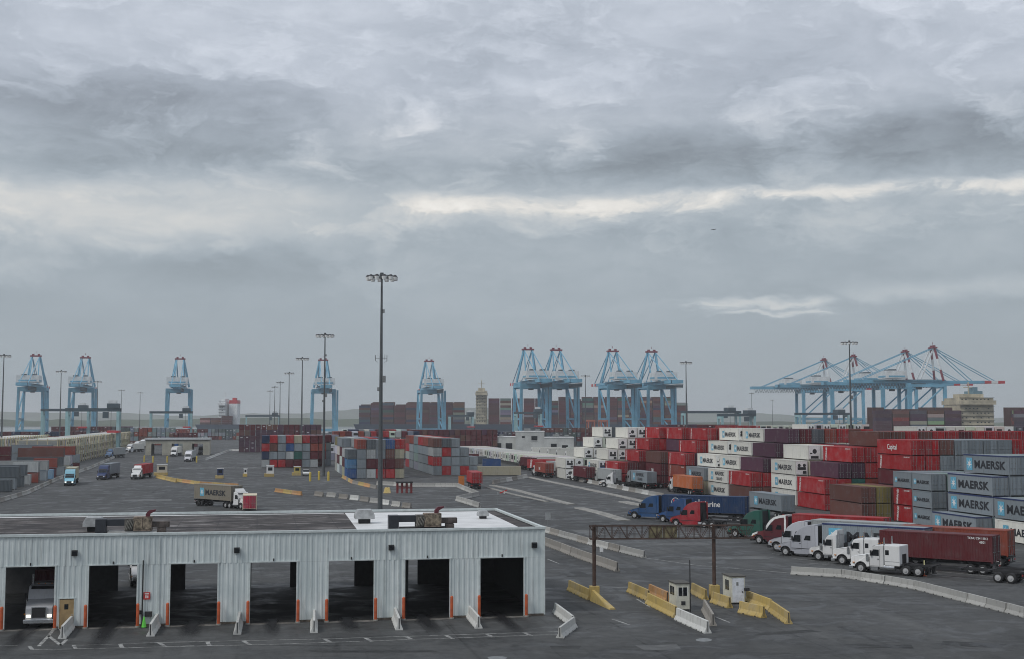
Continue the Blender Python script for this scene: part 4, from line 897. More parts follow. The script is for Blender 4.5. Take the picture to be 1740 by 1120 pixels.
# trucks inside the gate shed
tractor('classic', 'silver-white truck with lit headlights driving out of the first lane', sl(DU[6] + .62, .55), PHI + R(-90), (.52,.53,.55), lit=True)
cont(sl(DU[6] + .62, 12.2, 1.2), PHI + R(-90), 'm', 'behind the truck in the first shed lane', force=True, full=True, group='containers on trailers')
tractor('aero', 'white truck waiting beyond the second shed lane', sl(DU[5] + .3, 25), PHI + R(-84), WHT)
single(806, 829, 'r', 'on a trailer at the road bend', 12.19, 2.6, R(90) + PHI + R(-3), z=1.2, force=True, full=True, group='containers on trailers')
chassis('black container chassis under the red box at the road bend', gp(806, 829) + Av * 6.1, R(90) + PHI + R(-3))
b_ = thing('orange_panel', 'orange end panel standing beside the red box at the bend', 'panel', gp(784, 826), PHI)
link('panel', MB().box(-.7,.7,-.1,.1,.1,2.4).mesh('panel', mat('orange_panel', (.6,.2,.04), .6), .03), b_); link('panel_leg', MB().box(-.6,-.5,-.3,.3,0,.1).mesh('panel_leg', M_BLACK), b_); link('panel_leg', MB().box(.5,.6,-.3,.3,0,.1).mesh('panel_leg', M_BLACK), b_)
# cars and pickups
def car(label, P, ang, col, pickup=False):
    t = thing('car', label, 'pickup' if pickup else 'car', P, ang, 'cars in the yard')
    pr = [(2.3,.4),(2.35,.75),(2.1,.92),(1.0,1.05),(-2.3,1.05),(-2.35,.4)]
    ca = [(1.0,1.04),(.35,1.62),(-.6 if pickup else -1.9,1.66),(-.9 if pickup else -2.25,1.04)]
    link('body', cm(('cb', pickup), lambda: MB().prism(pr, -.9, .9).mesh('body', M_BODY, .06)), t, col=col)
    c = link('cabin', cm(('cc', pickup), lambda: MB().prism(ca, -.82, .82).mesh('cabin', M_GLASS, .04)), t)
    link('roof_panel', cm(('crf', pickup), lambda: MB().box(-.55 if pickup else -1.85, .3, -.78, .78, 1.64, 1.7).mesh('roof_panel', M_BODY)), c, col=col)
    for x in (1.4, -1.4):
        for s in (-1, 1):
            o = link('wheel', cm('ctyre', lambda: wheel_mesh(.24)), t, (x, s * .82, .36)); o.scale = (.72, 1, .72)
car('white car parked in the aisle between the container blocks', gp(706, 796), AD, (.7,.72,.74))
car('white pickup beside the yellow bollards', gp(520, 808), R(-80), (.7,.7,.68), True)
car('small dark car on the far access lane', gp(415, 764), AD, (.1,.1,.11))
car('pale van near the far rack on the left', gp(6, 771), R(10), (.7,.7,.7))
car('white pickup behind the long cream row', gp(1012, 784), R(150), (.7,.7,.68), True)
#===FURN===
# ------------------------------------------------------------------ concrete barriers
def jersey(L, H):
    h = H / .81; p = [(-.30,0),(.30,0),(.30,.08*h),(.13,.33*h),(.09,H),(-.09,H),(-.13,.33*h),(-.30,.08*h)]; m = MB(); n = len(p)
    a = [(-L/2, y, z) for y, z in p]; c = [(L/2, y, z) for y, z in p]
    m.add(a + c, [tuple(range(n)), tuple(range(2*n-1, n-1, -1))] + [(i, (i+1) % n, n + (i+1) % n, n + i) for i in range(n)])
    return m.mesh('barrier_body', M_CONC, .015)
def slots(L, H):
    m = MB(); k = max(2, round(L / 1.3))
    for i in range(k):
        x = -L/2 + L * (i + .5) / k
        for s in (-1, 1): m.box(x - .1, x + .1, min(s*.26, s*.305), max(s*.26, s*.305), .002, .09)
    m.box(-L/2 - .012, -L/2 + .0, -.035, .035, .1, H - .06); m.box(L/2, L/2 + .012, -.035, .035, .1, H - .06)
    return m.mesh('lifting_slot', M_DARK)
BC = {'c': ((.40,.395,.37),'grey concrete'), 'y': ((.50,.36,.11),'yellow painted'), 'd': ((.27,.25,.22),'stained concrete'), 'w': ((.58,.58,.55),'pale concrete'), 'o': ((.5,.26,.09),'faded orange-yellow')}
def barrier(a, b, ch, label, H=.82, group='concrete road barriers'):
    jt = lambda: random.uniform(-.07, .07); a = Vector((a[0] + jt(), a[1] + jt(), 0)); b = Vector((b[0] + jt(), b[1] + jt(), 0)); d = b - a; L = round(d.length * 4) / 4
    L = max(.75, L); o = link('road_barrier', cm(('jb', L, H), lambda: jersey(L, H)), None, (a + b) / 2, math.atan2(d.y, d.x), BC[ch][0])
    o.scale = (d.length / L * .992, 1, 1)
    tag(o, label, 'barrier', group)
    if (a + b).length / 2 < 260: link('lifting_slot', cm(('js', L, H), lambda: slots(L, H)), o)
def chain(pts, ch, where, unit=3.05, H=.82):
    P = [gp(*p) for p in pts]; n = 0
    segs = []
    for a, b in zip(P, P[1:]):
        k = max(1, round((b - a).length / max(unit, (a + b).length / 2 / 55)))
        for i in range(k): segs.append((a + (b - a) * i / k, a + (b - a) * (i + 1) / k))
    for i, (a, b) in enumerate(segs):
        c = ch[i % len(ch)]
        barrier(a, b, c, '%s barrier, %s from the left in %s' % (BC[c][1], ordn(i + 1), where), H)
chain([(1344,976),(1431,981),(1505,992.5),(1555,1001),(1613.5,1016),(1679,1032.5),(1745,1050)], 'c', 'the chain below the parked trucks', 3.6)
chain([(922,903),(1000,925),(1094.5,948)], 'cdc', 'the chain leading to the white line', 3.8)
chain([(922,924.5),(990,951),(1050,971.5)], 'd', 'the chain beside the shed corner', 5.0, 1.0)
for i, (a, b) in enumerate((((106,1086),(130,1058)), ((257,1082),(271.5,1057)), ((404,1079),(407.5,1053)), ((534,1076),(534,1050.5)), ((679.5,1071.5),(668,1047.5)), ((813.5,1068.5),(794,1045)))):
    barrier(gp(*a), gp(*b), 'w', 'pale concrete barrier pointing out before the shed pier, %s from the left' % ordn(i + 1), .95)
barrier(gp(942, 1041), gp(974, 1064), 'w', 'pale concrete barrier beside the shed corner'); barrier(gp(952, 1085), gp(977, 1066), 'w', 'pale concrete barrier turned across the end of the painted lane')
for i, (a, b, c, l) in enumerate((((967,1003),(1004,1020),'y','yellow barrier leading to the gantry post on the shed side'), ((1069,1006),(1102,1021),'y','yellow barrier farthest from the booth with open windows'), ((1100,1026),(1150,1050),'y','yellow barrier in front of the window booth'),
      ((1104,1010),(1135,1024),'o','faded orange barrier behind the window booth'), ((1151,1053),(1203,1077),'w','pale barrier ending the window booth island'), ((1198,1038),(1211,1064),'d','short stained barrier turned behind the pale island end'),
      ((1176,1008),(1200,1020),'y','yellow barrier before the second gantry post'), ((1210,1024),(1241,1034),'y','yellow barrier between the two booths'), ((1257,1041),(1299,1050),'y','yellow barrier in front of the white-door booth'), ((1270,1022),(1310,1038),'y','yellow barrier behind the white-door booth'), ((1310,1040),(1342,1061),'y','yellow barrier at the outer end of the booth island'))):
    barrier(gp(*a), gp(*b), c, l, .95)
chain([(-15,858),(45,840),(100,815),(155,796),(190,780),(262,752)], 'cdc', 'the long chain along the left road', 6.0)
for i, (px, py) in enumerate(((542,842.5),(563,844),(584,847),(603,849),(620,851.5),(637,854),(655,857),(673,860),(691,862.5))):
    ch_ = 'dcdwdcwcd'[i]; barrier(gp(px - 7, py), gp(px + 7.5, py + 1.6), ch_, '%s block, %s from the left in the spaced row behind the mast' % (BC[ch_][1], ordn(i + 1)), .95)
chain([(468,836),(512,842)], 'oy', 'the short row in mid yard', 4.5)
chain([(296,818),(340,824),(405,828)], 'yo', 'the row beyond the crossing truck', 4.5)
chain([(266,812),(282,816),(300,820)], 'y', 'the yellow cluster in mid yard', 3, 1.0)
chain([(582,812),(600,822),(640,831)], 'yod', 'the bend by the mast', 4)
chain([(640,824),(700,827.5),(776,827.5),(813,843),(776,851),(815,863)], 'c', 'the white zigzag behind the shed', 5.5, .95)
chain([(945,808),(985,818),(1030,827),(1080,837),(1128,846)], 'wdcwcd', 'the row before the far waiting line', 2.9, .9)
chain([(350,782),(375,772),(392,766),(420,766)], 'w', 'the row beside the far gate shed', 5)
chain([(838,823),(870,817),(895,812)], 'dcw', 'the short row at the road end', 3.2, 1.0)
# sloped yellow barrier end
t = gp(1008, 1021); e = gp(1041, 1036); d = e - t; L = d.length
o = link('road_barrier', MB().add([(0,-.3,0),(0,.3,0),(0,.12,.95),(0,-.12,.95),(L,-.3,0),(L,.3,0),(L,.2,.12),(L,-.2,.12)], [(0,1,2,3),(7,6,5,4),(0,4,5,1),(1,5,6,2),(2,6,7,3),(3,7,4,0)]).mesh('barrier_body', M_CONC), None, t, math.atan2(d.y, d.x), BC['y'][0])
tag(o, 'sloping yellow barrier end at the foot of the gantry post', 'barrier', 'concrete road barriers')
# ------------------------------------------------------------------ sign gantry
g0 = gp(1010, 1020); g1 = gp(1214, 1018)
d = g1 - g0; GL_ = d.length; ga = math.atan2(d.y, d.x)
gan = thing('sign_gantry', 'rusty brown lattice sign gantry spanning the booth lanes', 'gantry', g0, ga)
zt, zb = 6.55, 5.4
for x in (0, GL_):
    link('post', MB().cyl((x,0,0),(x,0,zt+.1),.17,n=12).mesh('post', M_RUST), gan); f_ = link('footing', MB().box(x-.42,x+.42,-.4,.4,0,1.25).mesh('footing', M_CONC, .04), gan, col=BC['y'][0])
X0, X1 = -.4, GL_ + 3.6
for y in (-.3, .3):
    for z in (zb, zt): link('chord', MB().bar((X0,y,z),(X1,y,z),.09).mesh('chord', M_RUST), gan)
n = 22
for i in range(n):
    xa = X0 + (X1 - X0) * i / n; xb = X0 + (X1 - X0) * (i + 1) / n
    m = MB()
    for y in (-.3, .3): m.bar((xa,y,zb),(xb,y,zt) if i % 2 else (xb,y,zb),.05) if False else m.bar((xa,y,zb if i % 2 else zt),(xb,y,zt if i % 2 else zb),.042); m.bar((xa,y,zb),(xa,y,zt),.036)
    link('lattice_bar', m.mesh('lattice_bar', M_RUST), gan)
for i in range(2):
    x = GL_ * .46 + i * 1.32
    link('sign_panel', MB().box(x,x+1.26,.36,.4,zb+.02,zt-.02).mesh('sign_panel', mat('faded_sign_back', (.24,.21,.12), .7, 0, .3, 2)), gan)
# ------------------------------------------------------------------ booths
M_BOOTH = mat('booth_cream', (.62,.61,.52), .55, 0, .12, 2)
def booth(px, py, w, dp, h, label, white):
    b_ = thing('guard_booth', label, 'booth', gp(px, py), PHI)
    link('wall', MB().box(0,w,0,dp,.12,h).mesh('wall', M_BOOTH, .02), b_)
    link('plinth', MB().box(.05,w-.05,.05,dp-.05,0,.12).mesh('plinth', M_BLACK), b_)
    link('roof', MB().box(-.08,w+.08,-.08,dp+.08,h,h+.09).mesh('roof', mat('booth_roof', (.09,.085,.075), .8)), b_)
    if white:
        dr = link('door', MB().box(.1,w-.1,-.03,0,.16,h-.12).mesh('door', mat('door_white', (.7,.73,.78), .4)), b_); link('handle', MB().box(w-.3,w-.2,-.07,-.03,1.0,1.1).mesh('handle', M_BLACK), dr); link('door_sign', MB().box(.45,.65,-.035,-.031,1.6,1.9).mesh('door_sign', M_GALV), dr)
        wn = link('window', MB().box(-.02,0,.55,1.5,1.15,2.0).mesh('window', M_GLASS), b_); link('window_frame', MB().box(-.03,-.0,.48,.55,1.1,2.05).box(-.03,0,1.5,1.57,1.1,2.05).box(-.03,0,1.0,1.05,1.15,2.0).mesh('window_frame', M_BOOTH), wn)
        link('pedestal_box', MB().box(w-.1,w+.3,-.35,-.05,1.15,1.4).mesh('pedestal_box', M_BLACK), b_)
    else:
        for x0 in (.22, .62): 
            wn = link('window', MB().box(x0,x0+.34,-.02,0,1.25,1.95).mesh('window', M_GLASS), b_)
        link('window_frame', MB().box(.16,.21,-.03,0,1.2,2.0).box(.565,.615,-.03,0,1.2,2.0).box(.965,1.015,-.03,0,1.2,2.0).mesh('window_frame', M_WHITE), b_)
        for y0 in (.5, 1.15): link('window', MB().box(-.02,0,y0,y0+.5,1.25,1.95).mesh('window', M_GLASS), b_)
        link('service_hatch', MB().box(.45,.8,-.04,0,.5,.8).mesh('service_hatch', M_DARK), b_)
booth(1149, 1038.5, 1.2, 2.0, 2.25, 'cream booth with dark windows between yellow barriers', False)
booth(1243, 1027, 1.25, 2.2, 2.35, 'cream booth with a white door between yellow barriers', True)
def pole(px, py, h, r, label, top=None):
    b_ = thing('pole', label, 'pole', gp(px, py), PHI); link('shaft', MB().cyl((0,0,0),(0,0,h),r,r*.8,n=8).mesh('shaft', M_BLACK), b_); link('foot_plate', MB().box(-.15,.15,-.15,.15,0,.03).mesh('foot_plate', M_BLACK), b_); return b_
pole(1173, 1040, 4.3, .055, 'thin black pole beside the window booth')
def sign(px, py, h, w, hh, label, m_=None):
    b_ = thing('road_sign', label, 'sign', gp(px, py), PHI); link('sign_post', MB().cyl((0,0,0),(0,0,h),.04,n=6).mesh('sign_post', M_GALV), b_); bd = link('sign_board', MB().box(-w/2,w/2,-.06,-.04,h-hh,h).mesh('sign_board', m_ or mat('sign_back', (.36,.37,.37), .5, .2)), b_)
    link('sign_brace', MB().box(-w/2,w/2,-.038,-.0,h-hh*.5-.03,h-hh*.5+.03).mesh('sign_brace', M_GALV), b_)
sign(931, 899, 2.4, .8, 1.1, 'grey back of a road sign beside the shed corner')
sign(1345, 944, 1.3, .5, .75, 'small white number card in front of the silver truck', M_WHITE)
sign(1022, 958, 1.8, .4, .5, 'small white sign above the darker barrier chain', M_WHITE)
sign(846, 861, 2.6, .3, .5, 'thin sign post at the road bend behind the shed')
def cone(px, py, label, tall=False):
    b_ = thing('traffic_cone', label, 'cone', gp(px, py)); h = 1.5 if tall else .8
    link('cone_body', MB().cyl((0,0,.05),(0,0,.75),.17,.04,n=10).mesh('cone_body', M_ORANGE), b_); link('cone_base', MB().box(-.2,.2,-.2,.2,0,.05).mesh('cone_base', M_ORANGE), b_)
    link('cone_band', MB().cyl((0,0,.35),(0,0,.5),.125,.098,n=10).mesh('cone_band', M_LET_W), b_)
    if tall: link('cone_stick', MB().box(-.05,.05,-.03,.03,.7,1.6).mesh('cone_stick', mat('pale_yellow', (.7,.65,.35), .6)), b_)
cone(1571, 979, 'orange cone with a pale stick behind the near barrier chain', True); cone(1715, 988, 'orange and white cone near the trailer wheels')
b_ = thing('road_barricade', 'red and white barricade tipped over at the road bend', 'barricade', gp(857, 839), PHI)
link('board', MB().bar((-1,0,.15),(.6,0,.75),.05,.25).mesh('board', mat('barricade_red', (.5,.04,.03), .6)), b_); link('leg', MB().box(-.1,-.02,-.4,.4,0,.6).mesh('leg', M_WHITE), b_)
# wheels of the empty trailer leaving the frame
chassis('empty black container chassis leaving the frame below the parked trucks', gp(1686, 983), R(180 - 22))
# yellow bollards, booths and bins in mid yard
for i, (px, py) in enumerate(((527, 818), (542, 816), (558, 817), (260, 786), (245, 785), (284, 786), (334, 786))):
    b_ = thing('bollard', 'yellow pipe bollard, %s' % ('left of three round the second mast', 'middle of three round the second mast', 'right of three round the second mast', 'middle of three before the far gate shed', 'leftmost before the far gate shed', 'right of three before the far gate shed', 'alone before the far gate shed')[i], 'bollard', gp(px, py), 0, 'yellow bollards')
    link('post', cm('yb', lambda: MB().cyl((0,0,0),(0,0,2.2),.28,n=10).mesh('post', mat('bollard_yellow', (.6,.45,.08), .6))), b_); link('cap', cm('ybc', lambda: MB().cyl((0,0,2.2),(0,0,2.35),.28,.12,n=10).mesh('cap', MATS['bollard_yellow'])), b_)
def hut(px, py, w, dp, h, label, col=WHT):
    b_ = thing('checkpoint_hut', label, 'hut', gp(px, py), PHI)
    link('wall', MB().box(-w/2,w/2,0,dp,.8,h).mesh('wall', M_BODY, .03), b_, col=col); link('window', MB().box(-w*.3,w*.3,-.02,0,h*.55,h*.85).mesh('window', M_GLASS), b_)
    link('base', MB().box(-w*.8,w*.55,-.4,dp,0,.8).mesh('base', M_CONC), b_, col=BC['y'][0]); link('roof', MB().box(-w/2-.1,w/2+.1,-.1,dp+.1,h,h+.1).mesh('roof', M_WHITE), b_)
hut(459, 810, 2.0, 2.0, 3.0, 'small white hut on a yellow base before the container block'); hut(374, 813, 1.6, 1.6, 2.6, 'dark blue hut on a yellow base in mid yard', (.03,.05,.12)); hut(505, 808, 1.8, 1.8, 2.4, 'yellow hut beside the white pickup', (.5,.4,.1)); hut(275, 808, 2.8, 2.0, 2.9, 'pale hut amid the yellow barriers on the left', (.55,.5,.4)); hut(417, 810, .9, .9, 2.2, 'slim white booth between the dark hut and the white hut')
b_ = thing('pallet_rack', 'dark red steel cradle with upright bars behind the broken barrier row', 'rack', gp(687, 838), PHI)
for x in (-1.5, -.5, .5, 1.5): link('upright', MB().box(x-.22,x+.22,-.3,.3,0,2.2).mesh('upright', mat('cradle_red', (.2,.03,.03), .7)), b_)
link('cross_bar', MB().box(-1.75,1.75,-.36,-.302,1.0,1.25).box(-1.75,1.75,.302,.36,1.4,1.6).mesh('cross_bar', MATS['cradle_red']), b_); link('tray', MB().box(-1.8,1.8,-.8,.8,2.2,2.5).mesh('tray', M_DARK), b_)
b_ = thing('yellow_block', 'small yellow concrete block beside the red cradle', 'block', gp(658, 838)); link('block_body', MB().add([(-.8,-.6,0),(.8,-.6,0),(.8,.6,0),(-.8,.6,0),(-.5,-.4,1.2),(.5,-.4,1.2),(.5,.4,1.2),(-.5,.4,1.2)],[(3,2,1,0),(4,5,6,7),(0,1,5,4),(1,2,6,5),(2,3,7,6),(3,0,4,7)]).mesh('block_body', M_CONC, .04), b_, col=(.6,.45,.16)); link('lifting_eye', MB().box(-.1,.1,-.05,.05,1.2,1.35).mesh('lifting_eye', M_BLACK), b_)
# ------------------------------------------------------------------ far gate shed and white buildings
M_CREAM = mat('cream_wall', (.40,.385,.32), .7, 0, .15, .3); M_OFFW = mat('offwhite_wall', (.52,.53,.51), .6, 0, .15, .2)
fs = thing('gate_shed', 'small cream gate shed with three lane openings in the distance', 'building', gp(247, 774), PHI)
wd, hh = 27.0, 7.6
op = [(2.4, 7.0), (11.0, 15.6), (19.6, 24.2)]; e_ = [0] + [q for o_ in op for q in o_] + [wd]
for i in range(0, len(e_) - 1, 2): link('wall_panel', MB().box(e_[i], e_[i+1], 0, .4, 0, 5).mesh('wall_panel', M_CREAM), fs); link('back_wall', MB().box(e_[i], e_[i+1], 17.6, 18, 0, 5).mesh('back_wall', M_CREAM), fs)
link('upper_wall', MB().box(0, wd, 0, .4, 5.002, 6.4).mesh('upper_wall', M_CREAM), fs); link('upper_wall', MB().box(0, wd, 17.6, 18, 5.002, 6.4).mesh('upper_wall', M_CREAM), fs)
link('side_wall', MB().box(wd-.4, wd-.004, .404, 17.59, 0, 6.4).mesh('side_wall', M_CREAM), fs); link('side_wall', MB().box(.004,.4,.404,17.59,0,6.4).mesh('side_wall', M_CREAM), fs)
rf = link('roof', MB().box(-.3, wd+.3, -.3, 18.3, 6.4, 7.3).mesh('roof', mat('pale_roof', (.42,.44,.45), .6)), fs); link('fascia', MB().box(-.32, wd+.32, -.34, -.302, 6.35, 6.6).mesh('fascia', M_DARK), rf)
def wbld(px0, px1, py, h, label, wins, dep=14):
    a = gp(px0, py); b = gp(px1, py); w = (b - a).length
    t = thing('white_building', label, 'building', a, math.atan2(b.y - a.y, b.x - a.x), 'white service buildings')
    link('wall', MB().box(0, w, 0, dep, 0, h).mesh('wall', M_OFFW), t); rf = link('roof', MB().box(-.2, w+.2, -.2, dep+.2, h, h+.35).mesh('roof', M_WHITE), t)
    for x0, x1, z0, z1 in wins:
        q = link('window', MB().box(w*x0, w*x1, -.05, 0, h*z0, h*z1).mesh('window', M_GLASS), t); link('sill', MB().box(w*x0-.1, w*x1+.1, -.2, -.052, h*z0-.2, h*z0).mesh('sill', M_WHITE), q)
    link('roof_unit', MB().box(w*.3, w*.3+3, 3, 6, h+.35, h+1.6).mesh('roof_unit', M_GALV), rf); link('roof_unit', MB().box(w*.7, w*.7+2, 4, 6, h+.35, h+1.3).mesh('roof_unit', M_GALV), rf)
wbld(783, 876, 768, 6.9, 'low white building with dark windows beyond the cream row', [(.26,.38,.25,.6), (.62,.74,.2,.6), (.82,.94,.2,.6)])
wbld(876, 925, 769, 9.6, 'taller white block in the middle of the service buildings', [(.22,.32,.7,.8), (.55,.76,.58,.8)])
wbld(925, 975, 769, 6.8, 'low white building at the stepped block end', [(.22,.42,.3,.6), (.6,.8,.1,.5)])
# ------------------------------------------------------------------ high masts
def mastmesh():
    m = MB(); m.cyl((0,0,0),(0,0,13.3),.42,.34,n=10).cyl((0,0,13.3),(0,0,26.6),.33,.25,n=10).cyl((0,0,26.6),(0,0,40),.24,.15,n=10); return m.mesh('pole', mat('mast_steel', (.10,.11,.115), .6, .3))
def lum_mesh(): return MB().cyl((0,0,.0),(0,0,.35),.42,.2,n=10).mesh('luminaire', mat('lamp_housing', (.05,.05,.055), .6))
def lens_mesh(): return MB().cyl((0,0,-.5),(0,0,-.0),.33,.42,n=10).mesh('lamp_lens', M_LAMPG)
def ringmesh():
    m = MB(); n = 24
    for i in range(n):
        a, b = 2*math.pi*i/n, 2*math.pi*(i+1)/n
        m.bar((2.0*math.cos(a),2.0*math.sin(a),39.6),(2.0*math.cos(b),2.0*math.sin(b),39.6),.14)
    for i in range(4): a = math.pi*i/2; m.bar((0,0,39.6),(2*math.cos(a),2*math.sin(a),39.6),.12)
    m.cyl((0,0,39.2),(0,0,40.2),.3,n=10); return m.mesh('lamp_ring', MATS['mast_steel'])
MASTS = [(646, 465, 'tallest floodlight mast rising straight behind the white shed roof', 1), (550, 567, 'floodlight mast standing among the yellow bollards', 1), (512, 608, 'floodlight mast left of the one among the bollards', 0), (490, 633, 'third floodlight mast in the receding middle row', 0), (475, 649, 'fourth floodlight mast in the receding middle row', 0), (466, 657, 'fifth floodlight mast in the receding middle row', 0), (458, 664, 'farthest floodlight mast in the receding middle row', 0),
         (2, 603, 'floodlight mast at the left edge of the frame', 0), (101, 630, 'floodlight mast between the two leftmost blue cranes', 0), (164, 648, 'floodlight mast just right of the second blue crane', 0), (205, 663, 'slim distant mast above the yard crane end', 0), (237, 667, 'slim distant mast left of the third blue crane', 0),
         (995, 638, 'floodlight mast between the two middle crane pairs', 0), (1167, 615, 'floodlight mast right of the middle cranes', 0), (1447, 580, 'floodlight mast in front of the boom-down cranes', 1), (1278, 668, 'slim far mast left of the boom-down cranes', 0), (1313, 680, 'faintest far mast under the festooned boom', 0)]
for px, yt, lab, near in MASTS:
    Y = 23.8 * F / (710 - yt); P = (xat(px, Y, 5), Y, 0)
    t = thing('floodlight_mast', lab, 'mast', P, 0, 'high floodlight masts')
    link('pole', cm('mast', mastmesh), t); link('lamp_ring', cm('mring', ringmesh), t)
    for i in range(12 if Y < 600 else 8):
        a = 2 * math.pi * (i + .5) / (12 if Y < 600 else 8)
        l_ = link('luminaire', cm('lum', lum_mesh), t, (2.3 * math.cos(a), 2.3 * math.sin(a), 39.4)); link('lamp_lens', cm('lens', lens_mesh), l_)
    if near:
        link('antenna_arm', cm('ant', lambda: MB().bar((-1,0,26),(1,0,26),.08).bar((-.95,0,25.6),(-.95,0,26.5),.1).bar((.95,0,25.5),(.95,0,26.5),.1).bar((.6,0,25.7),(.6,0,26.6),.07).bar((-.95,0,25.6),(-.5,0,25.3),.05).bar((.95,0,25.5),(.5,0,25.3),.05).mesh('antenna_arm', M_GALV)), t)
        link('equipment_box', cm('eqb', lambda: MB().box(.25,.75,-.3,.3,22,23.1).box(-.6,-.25,-.2,.2,20.6,21.2).box(.2,.5,-.2,.2,33.5,34.1).mesh('equipment_box', M_GALV)), t)
#===CRANES===
# ------------------------------------------------------------------ ship-to-shore cranes
M_CRN = mat('crane_blue', (.15,.39,.54), .5, 0, .16, .08); M_CRR = mat('crane_maroon', (.20,.03,.05), .5); M_CRW = mat('crane_white', (.70,.72,.72), .5, 0, .12, .2); M_CRD = mat('crane_dark', (.06,.09,.11), .6); M_CRRED = mat('crane_red', (.5,.04,.05), .5); M_RTG = mat('yard_crane_teal', (.30,.48,.50), .5, 0, .12, .2)
def P_(fn, mt, nm): return lambda: fn(MB()).mesh(nm, mt)
def sts(px, yap, rot, label, up=False):
    Y = 58.8 * F / (710 - yap); ap = Vector((xat(px, Y, 70), Y, 0)); d = Vector((-math.sin(rot), math.cos(rot), 0))
    t = thing('ship_crane', label, 'crane', ap + d * 5, rot, 'blue ship-to-shore cranes')
    for x in (-11.5, 11.5):
        for y in (0, -31):
            link('leg', cm(('leg', x, y), P_(lambda m: m.bar((x, y, 2), (x * .93, y, 45), 2.6, 2.2), M_CRN, 'leg')), t)
            link('bogie', cm(('bog', x, y), P_(lambda m: m.box(x-5,x+5,y-1,y+1,0,2), M_CRD, 'bogie')), t)
        link('side_brace', cm(('sb', x), P_(lambda m: m.bar((x, -31, 16), (x*.95, 0, 43), 1.1).bar((x, 0, 15), (x, -31, 15), 1.6).bar((x*.95, -31, 43), (x*.95, 0, 43), 2.2).bar((x,0,15),(x,-31,4),.9), M_CRN, 'side_brace')), t)
    for y in (0, -31):
        link('portal_beam', cm(('pb', y), P_(lambda m: m.box(-11.5,11.5,y-1.2,y+1.2,41,45), M_CRN, 'portal_beam')), t)
        link('sill_beam', cm(('sbm', y), P_(lambda m: m.box(-11.5,11.5,y-.9,y+.9,2.5,5), M_CRN, 'sill_beam')), t)
    link('girder', cm('gird', P_(lambda m: m.box(-5,-3.2,-82,4,45.2,48).box(3.2,5,-82,4,45.2,48).box(-5,5,-82,-80,45.2,48).box(-3.2,3.2,-30,-28,45.5,47.5).box(-3.2,3.2,0,2,45.5,47.5), M_CRN, 'girder')), t)
    link('walkway', cm('walk', P_(lambda m: m.box(-7,-5.3,-60,2,47.2,47.4).box(5.3,7,-60,2,47.2,47.4).bar((7,-60,48.4),(7,2,48.4),.15).bar((-7,-60,48.4),(-7,2,48.4),.15), M_CRD, 'walkway')), t)
    link('boom', cm('boom', P_(lambda m: m.box(-4.6,-3,4.2,38,45,47.4).box(3,4.6,4.2,38,45,47.4).box(-3,3,20,21,45.2,46.8).box(-3,3,35,36,45.2,46.8), M_CRN, 'boom')), t)
    for k, (y0, y1, mt) in enumerate(((38.02, 44, M_CRRED), (44.02, 50, M_CRW), (50.02, 56, M_CRRED))): link('boom_tip', cm(('bt', k), P_(lambda m: m.box(-4.6,-3,y0,y1,45,47.4).box(3,4.6,y0,y1,45,47.4).box(-3,3,y1-1.2,y1,45.2,47), mt, 'boom_tip')), t)
    for x in (-1, 1):
        if rot < -.5:
            a_ = Vector((x*9, 0, 47)); z_ = Vector((x*3.6, -5, 75))
            for k_, mt_ in enumerate((M_CRR, M_CRW, M_CRR)): link('mast_leg', cm(('mls', x, k_), P_(lambda m: m.bar(a_.lerp(z_, k_/3 + .001), a_.lerp(z_, (k_+1)/3), 1.5), mt_, 'mast_leg')), t)
        else: link('mast_leg', cm(('ml', x), P_(lambda m: m.bar((x*9, 0, 47), (x*3.6, -5, 75), 1.5), M_CRN, 'mast_leg')), t)
        link('mast_leg', cm(('mlb', x), P_(lambda m: m.bar((x*4.2, -18, 48), (x*3.2, -5.5, 75), 1.0), M_CRW if rot < -.5 else M_CRN, 'mast_leg')) if rot < -.5 else cm(('mlb2', x), P_(lambda m: m.bar((x*4.2, -18, 48), (x*3.2, -5.5, 75), 1.0), M_CRN, 'mast_leg')), t)
        link('fore_stay', cm(('fst', x), P_(lambda m: m.bar((x*3.4, -5, 75), (x*3.8, 27, 47.4), .55).bar((x*3.4, -5, 75), (x*3.8, 47, 47.4), .55), M_CRN, 'fore_stay')), t); link('back_stay', cm(('bst', x), P_(lambda m: m.bar((x*3.4, -5, 75), (x*4, -70, 48), .6), M_CRN, 'back_stay')), t)
    link('apex_platform', cm('apx', P_(lambda m: m.box(-5.2,5.2,-7,-3,74.6,75.9).box(-3.6,-1.6,-6,-4,75.9,77.3).box(1.6,3.6,-6,-4,75.9,77.3).bar((0,-5,78),(0,-5,80),.3), M_CRR, 'apex_platform')), t)
    mh = link('machinery_house', cm('mhs', P_(lambda m: m.box(-10,10,-50,-32,49,55.5), M_CRW, 'machinery_house')), t)
    link('house_vent', cm('mhv', P_(lambda m: m.box(-6,-2,-46,-40,55.5,56.8).box(3,7,-46,-40,55.5,56.8), M_CRD, 'house_vent')), mh); link('house_band', cm('mhb', P_(lambda m: m.box(-8,8,-50.15,-50.01,50,51.4).box(10.01,10.15,-48,-34,50,51.4).box(-10.15,-10.01,-48,-34,50,51.4), M_CRN, 'house_band')), mh)
    link('trolley', cm('trl', P_(lambda m: m.box(-6,6,-24,-14,43,45).box(-2,2,-20,-16,40,43), M_CRD, 'trolley')), t)
    link('stair_tower', cm('stw', P_(lambda m: m.box(12.6,14.4,-33,-30,3,44), M_CRN, 'stair_tower')), t)
    def fest():
        m = MB()
        for i in range(26):
            y = -80 + i * 2.6
            m.bar((5.4,y,44.9),(5.4,y+1.3,41.3),.35).bar((5.4,y+1.3,41.3),(5.4,y+2.6,44.9),.35)
        return m.mesh('festoon_cable', M_CRD)
    link('festoon_cable', cm('fest', fest), t)
